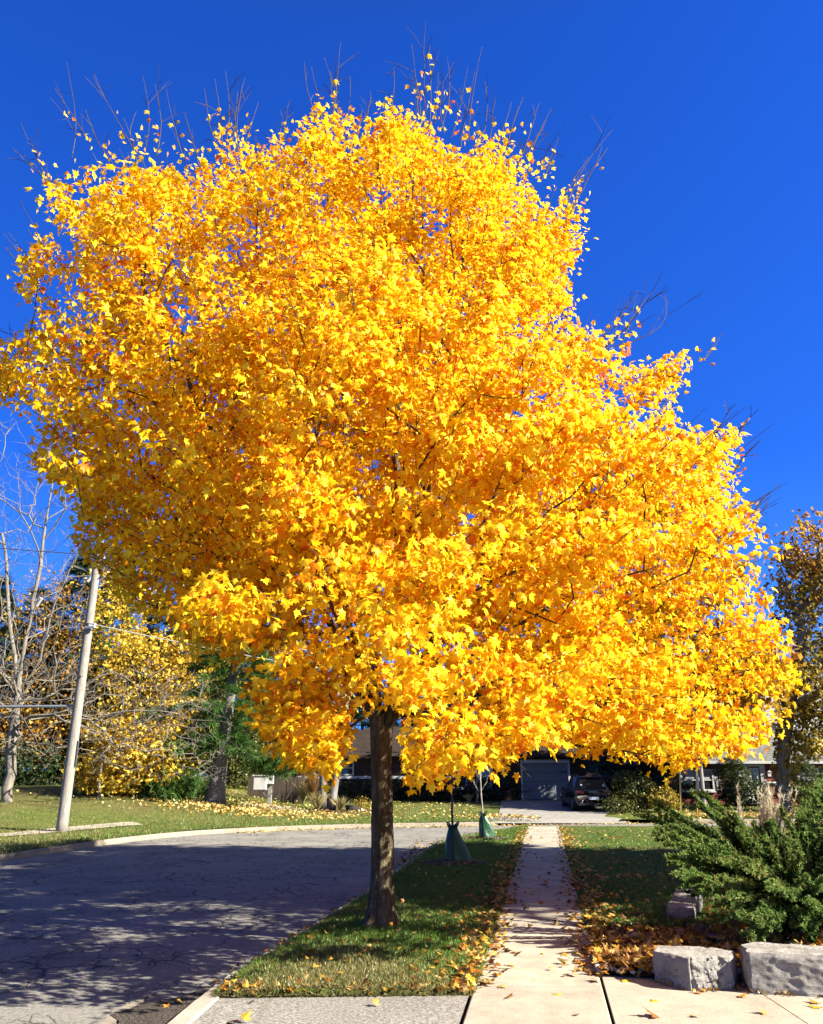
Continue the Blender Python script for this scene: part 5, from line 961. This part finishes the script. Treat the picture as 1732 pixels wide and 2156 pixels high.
# trees whose crowns the maple hides: they keep the bungalow in shade
leafy(ground_at(1003, 51.5), P(1003, 1600, 51.5), [(np.array((6.0, 51.0, 6.0)), (3.0, 2.4, 2.2)), (np.array((4.0, 50, 7.2)), (2.4, 2.4, 2.0))], 3600, .34, M_olive, M_grey, 'small multi stemmed grey tree before the bungalow picture window', .14, OVAL, nl=30)
leafy((16.5, 49.3, zg(16.5, 49.3)), (16.5, 49.3, 4.5), [(np.array((16.0, 49.5, 8.5)), (4.0, 3.0, 3.4)), (np.array((13.0, 50.2, 7.2)), (3.0, 2.4, 2.4)), (np.array((18, 49, 6.5)), (2.5, 2.4, 2.0)), (np.array((17.5, 43.6, 7.0)), (2.6, 2.6, 2.0)), (np.array((15.6, 45.2, 6.6)), (2.0, 2.0, 1.5))], 6800, .40, M_orange, M_dbark, 'broad rusty tree standing between the car and the brick house', .26, OVAL, nl=40)  # the two forward crown lobes are added to shade the parked car
for x, lab in ((1066, 'pale bare trunk behind the garage, left of its pair'), (1096, 'pale bare trunk behind the garage, right of its pair')):
    q = ground_at(1215 + (x - 1066), 61); leafy(q, q + (0, 0, 7), [(q + (0, 0, 10), (2.4, 2.4, 2.4))], 900, .4, M_orange, M_grey, lab, .2, OVAL, nl=26)
# --- birch pair on the lawn
M_birch = bark('birch_bark', [(.3, (.06, .055, .05)), (.45, (.17, .16, .15)), (.6, (.34, .33, .31)), (.75, (.56, .54, .50))], 1, 5, .02)
bq = P(693, 1692, 45); bq[2] = zg(bq[0], 45)
bt = thing('birch_tree', bq, 'twin stemmed birch with a dark grey and white trunk pair left of the maple trunk', 'tree')
for dx, L in ((-.32, -.1), (.10, .62)): MB().tube([bq + (dx, 0, -.1), bq + (dx + L * .12, 0, .8), bq + (dx + L * .5, 0, 2.6), bq + (dx + L, .1, 5.0), bq + (dx + L * 1.4, .2, 8)], [.27, .23, .19, .14, .05], 14).build('trunk', M_birch, bt, True)
C = blob(110, bq + (.3, .2, 7.2), (2.4, 2.2, 2.6), .4); limb_tubes(bt, rise(bq + (.3, .05, 4.4), [bq + (.5, .1, 7.0)]), C[:60], .016, .42, M_birch, 'branch_framework', .09, .1, -.05, .7)
i = np.repeat(np.arange(len(C)), 16); MB().cloud(C[i] + rng.normal(size=(len(i), 3)) * .35, rnd(len(i)), unit(rnd(len(i)) - UP), .18 * rng.uniform(.6, 1.3, len(i)), OVAL).build('crown', M_yel1, bt)
# --- big right tree with ivy and rusty crown
rb = P(1652, 1707, 45); rb[2] = zg(rb[0], 45)
bt = thing('ivy_tree', rb, 'old grey tree with yellowing ivy on its trunk before the brick house', 'tree')
sd = rise(rb - (0, 0, .3), [P(1650, 1660, 45), P(1648, 1600, 45), P(1668, 1450, 45), P(1690, 1330, 45)], 4); C = np.concatenate([blob(int(k), *B(x, y, d, a, b_, c), .4) for x, y, d, a, b_, c, k in ((1735, 1170, 45, 2.6, 2.6, 2.4, 120), (1690, 1230, 45, 1.6, 2.2, 2.4, 70), (1750, 1300, 45.5, 3.0, 2.6, 3.0, 130), (1715, 1420, 45, 2.2, 2.2, 2.4, 80), (1800, 1200, 46, 2.4, 2.4, 2.6, 60))])
limb_tubes(bt, sd, C[rng.permutation(len(C))[:170]], .040, .52, M_grey, 'trunk', .56, .14, -.06, .7, .3, 5, 1)
i = np.repeat(np.arange(len(C)), 13); p = C[i] + rng.normal(size=(len(i), 3)) * .38; hi = p[:, 2] > P(1700, 1230, 45)[2] + rng.normal(size=len(i)) * 1.3
for sel, mt, nm_ in ((hi, M_orange, 'upper_crown'), (~hi, M_ivy, 'lower_crown')): MB().cloud(p[sel], unit(UP * .5 + rnd(sel.sum())), unit(rnd(sel.sum()) - UP * .5), .24 * rng.uniform(.6, 1.3, sel.sum()), MAPLE_S).build(nm_, mt, bt)
n = 1500; u = rng.random(n); q = np.array([P(1650 + 30 * a, 1650 - 260 * a, 45) for a in u]); a = rng.random(n) * 6.3; q += np.column_stack([np.cos(a), np.sin(a), a * 0]) * (.35 + .35 * rng.random((n, 1))) * (1.0 + .5 * u[:, None]); k = rng.random(n) < .25 + .75 * sm(.05, .35, u); q = q[k]
MB().cloud(q, unit(rnd(len(q)) + (0, -.5, .3)), unit(rnd(len(q)) - UP), .22 * rng.uniform(.6, 1.3, len(q)), MAPLE_S).build('ivy', M_ivy, bt)
leafy(ground_at(1775, 44), P(1770, 1560, 44), [B(1760, 1500, 44, 1.5, 1.3, 1.4), B(1725, 1560, 43.6, 1.0, 1.0, .9)], 1500, .24, M_ivy, M_dbark, 'yellow leafed tree at the right edge before the brick house', .16, MAPLE_S)
# --- shrubs
def shrub(x, y, d, r, n, mat, lab, size=.14, name='shrub', T=OVAL, cs=.13):
    q = P(x, y, d); q[2] = zg(q[0], d); return leafy(q, q + (0, 0, r[2] * .7), [(q + (0, 0, r[2]), r)], n, size, mat, M_dbark, lab, .05, T, 'shrub', name, .6, 24, 'stem', cs, 10)
M_green2 = leafm('shrub_foliage', [(.2, (.03, .055, .014)), (.5, (.07, .11, .026)), (.8, (.15, .19, .05))], .25, 1, .05, .8, .5)
shrub(1548, 1690, 48.4, (1.0, .9, 1.35), 2600, M_green2, 'round clipped evergreen shrub left of the white door', .12, T=TUFTB); shrub(1572, 1696, 48.0, (1.5, .9, .75), 2200, M_dgreen, 'low dark spreading shrub in front of the round shrub', .13)
shrub(1700, 1690, 48, (.8, .7, 1.3), 1500, M_green2, 'upright green shrub behind the ivy tree trunk', .13, T=TUFTB); shrub(1735, 1705, 44, (1.6, 1.0, .9), 1500, M_olive, 'olive bush at the right edge past the ivy tree', .14)
shrub(1335, 1700, 44.5, (1.2, .9, 1.0), 1900, M_olive, 'loose olive shrub beside the parked car', .13); shrub(1398, 1702, 44, (.8, .8, .62), 1000, M_ivy, 'yellowing shrub between the loose olive shrub and the brick house', .13); shrub(1300, 1706, 43.5, (.8, .7, .4), 700, M_olive, 'low olive ground shrub at the car front lawn', .12)
for x, r, lab in ((880, 1.0, 'dark shrub under the bungalow wall right of the maple trunk'), (925, .9, 'dark shrub left of the sapling before the bungalow'), (985, 1.0, 'dark shrub under the picture window'), (1050, .95, 'dark shrub between the picture window and the garage'), (760, .9, 'dark shrub at the bungalow left of the maple trunk'), (830, .8, 'dark shrub hidden partly by the maple trunk')):
    shrub(x, 1685, 53.2, (r * 1.5, .9, r * .8), 900, M_dgreen, lab, .16)
def tuft(x, y, d, h, n, mat, lab, spread=.5):
    q = P(x, y, d); q[2] = zg(q[0], d); t = thing('ornamental_grass', q, lab, 'grass clump'); m = MB()
    for _ in range(n):
        a = rng.random() * 6.3; L = h * rng.uniform(.6, 1.1); e = rng.uniform(.15, 1) * spread; u = np.linspace(0, 1, 5)[:, None]; dd = np.array((math.cos(a), math.sin(a), 0)); m.tube(q + dd * e * h * u ** 1.4 + np.array((0, 0, L)) * u * (1 - .28 * e * u), [.013, .012, .010, .007, .004], 3, cap=False)
    m.build('blade', mat, t); return t
M_tan = pm('tan_blade', [(.3, (.22, .18, .06)), (.7, (.48, .40, .17))], 5, .8, 0, island=.5); M_red = pm('russet_blade', [(.3, (.16, .07, .03)), (.7, (.36, .19, .07))], 5, .8, 0, island=.5)
tuft(668, 1693, 44.2, 1.0, 150, M_tan, 'pale green and straw grass clump left of the birch', .7); tuft(716, 1690, 44.6, .8, 130, M_tan, 'straw grass clump right of the birch', .9); tuft(655, 1684, 48, 1.9, 150, M_red, 'russet grass clump under the bungalow window left of the birch', .45); tuft(638, 1684, 48.5, 1.3, 120, M_tan, 'dull straw grass clump at the end of the board fence', .6); tuft(988, 1688, 51.0, .55, 70, M_tan, 'small sunlit straw tuft under the picture window', .7)
shrub(762, 1692, 44.8, (.42, .4, .32), 500, M_red2 if False else M_ivy, 'small rounded russet shrub left of the maple trunk', .09)
M_pot = pm('black_planter', (.02, .02, .022), 6, .5, .1)
q = P(735, 1692, 44.2); q[2] = zg(q[0], 44.2); t = thing('planter_pot', q, 'small black planter pot near the birch', 'planter'); MB().tube([q, q + (0, 0, .30)], [.15, .20], 14).build('pot', M_pot, t); MB().tube([q + (0, 0, .30), q + (0, 0, .34)], [.225, .225], 14).build('rim', M_pot, t)
for dx, s_, mt, lab in ((748, .30, M_dbark, 'dark landscape rock beside the russet shrub'), (757, .20, PEB[3], 'small white rock beside the russet shrub')):
    o = bpy.data.objects.new('garden_rock', pebme[0].copy()); o.data.materials.clear(); o.data.materials.append(mt); COL.objects.link(o); q = P(dx, 1694, 44.3); o.location = (q[0], q[1], zg(q[0], q[1]) + s_ * .4); o.scale = (s_, s_ * .8, s_); tag(o, lab, 'rock')
structure(MB().prism([(bq[0] - 1.8 + 2.9 * math.cos(a) * (1 + .1 * math.sin(3 * a)) + 1.9, bq[1] - .3 + .8 * math.sin(a)) for a in np.linspace(0, 6.1, 30)], zg(bq[0], bq[1]) - .3, zg(bq[0] + .5, bq[1]) + .05), 'garden_bed', pm('red_mulch', [(.3, (.07, .025, .014)), (.7, (.17, .07, .04))], 9, .95, .8, 40, .03))
n = 700; x, y = pbse[0] + rng.normal(size=n) * 1.3, pbse[1] - .8 + rng.normal(size=n) * .6; pn = MB().cloud(np.column_stack([x, y, zt(x, y) + .05]), unit(UP + rnd(n) * .4), rnd(n), .28, NEEDLE); tag(pn.build('needle_litter', M_red), 'rust coloured pine needles round the pine foot', 'needles', kind='stuff')
# --- trees that stand outside the picture at the right and shade the walk, the lawn and the far part of the road
leafy((16.6, 13.8, 0), (16.4, 13.6, 4), [((16.0, 13.8, 7.6), (2.8, 2.6, 3.0)), ((16.2, 10.4, 10.8), (2.6, 1.9, 1.6)), ((16.2, 15.6, 8.4), (2.8, 2.4, 2.6))], 10000, .36, M_yel1, M_dbark, 'round yellow tree on the right hand lawn past the juniper', .30, MAPLE_S, nl=70, per=16, cs=.45)
leafy((17.8, 16.0, 0), (17.4, 15.5, 5), [((16.9, 15.4, 9.6), (3.8, 3.6, 3.6)), ((17.0, 15.0, 13.5), (4.0, 3.8, 3.6)), ((17.5, 15.4, 17.0), (3.4, 3.2, 3.0)), ((16.8, 17.4, 11.6), (3.2, 2.8, 3.2)), ((16.8, 12.0, 15.0), (3.2, 3.0, 2.8))], 17000, .42, M_yel1, M_dbark, 'tall yellow tree on the right hand lawn', .40, MAPLE_S, nl=90, per=16, cs=.5)
# ================================================================ LIGHT, SKY, CAMERA
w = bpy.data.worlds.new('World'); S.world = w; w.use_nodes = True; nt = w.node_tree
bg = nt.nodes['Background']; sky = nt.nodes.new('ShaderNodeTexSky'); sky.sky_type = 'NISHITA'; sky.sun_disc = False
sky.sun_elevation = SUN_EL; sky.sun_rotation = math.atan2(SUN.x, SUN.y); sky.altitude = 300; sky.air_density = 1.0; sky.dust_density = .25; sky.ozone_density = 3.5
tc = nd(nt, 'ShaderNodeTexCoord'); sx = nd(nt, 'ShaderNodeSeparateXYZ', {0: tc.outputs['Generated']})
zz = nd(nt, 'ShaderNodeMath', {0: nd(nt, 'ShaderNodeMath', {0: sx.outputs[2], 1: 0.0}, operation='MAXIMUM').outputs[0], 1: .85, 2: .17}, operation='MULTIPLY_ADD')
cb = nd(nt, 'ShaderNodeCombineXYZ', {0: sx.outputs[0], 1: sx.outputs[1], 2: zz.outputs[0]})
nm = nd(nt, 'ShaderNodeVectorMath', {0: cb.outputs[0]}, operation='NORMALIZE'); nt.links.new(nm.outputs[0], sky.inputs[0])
tint = mix(nt, 1, sky.outputs[0], ramp(nt, sx.outputs[2], [(0, (.34, .68, 1.12)), (.14, (.24, .58, 1.12)), (.34, (.105, .405, 1.13)), (.74, (.085, .355, 1.08)), (.86, (.16, .30, .62)), (1, (.18, .28, .50))]), 'MULTIPLY')      # clear autumn sky, deep blue in view; unseen zenith greyed to weaken blue fill light
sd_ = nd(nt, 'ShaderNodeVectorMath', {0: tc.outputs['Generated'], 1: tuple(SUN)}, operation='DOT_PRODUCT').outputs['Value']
halo = ramp(nt, sd_, [(.60, (0, 0, 0)), (.80, (.5, .5, .5)), (.95, (1, 1, 1))])                        # pale glare round the sun, widened out of view to add neutral fill light
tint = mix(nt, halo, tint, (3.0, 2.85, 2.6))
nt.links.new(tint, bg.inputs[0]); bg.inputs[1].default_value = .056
L = bpy.data.lights.new('sun', 'SUN'); L.energy = 4.9; L.angle = math.radians(.53); L.color = (1, .94, .80)
lo = bpy.data.objects.new('sun', L); COL.objects.link(lo); lo.rotation_euler = SUN.to_track_quat('Z', 'Y').to_euler()
cam = bpy.data.cameras.new('camera'); cam.lens = F / 1024 * 36; cam.sensor_width = 36; cam.sensor_fit = 'AUTO'; cam.clip_end = 4000; cam.clip_start = .05
co = bpy.data.objects.new('camera', cam); COL.objects.link(co); co.location = (0, 0, H); co.rotation_euler = (math.pi / 2 + PIT, 0, 0); S.camera = co
vs = S.view_settings; vs.view_transform = 'Standard'; vs.look = 'None'; vs.gamma = 1; vs.use_curve_mapping = False; vs.exposure = 2.16
cy = S.cycles; cy.max_bounces = 10; cy.diffuse_bounces = 5; cy.transmission_bounces = 6; cy.glossy_bounces = 3; cy.use_denoising = True
try: cy.denoiser = 'OPENIMAGEDENOISE'; cy.denoising_prefilter = 'ACCURATE'
except Exception as e: print(e)
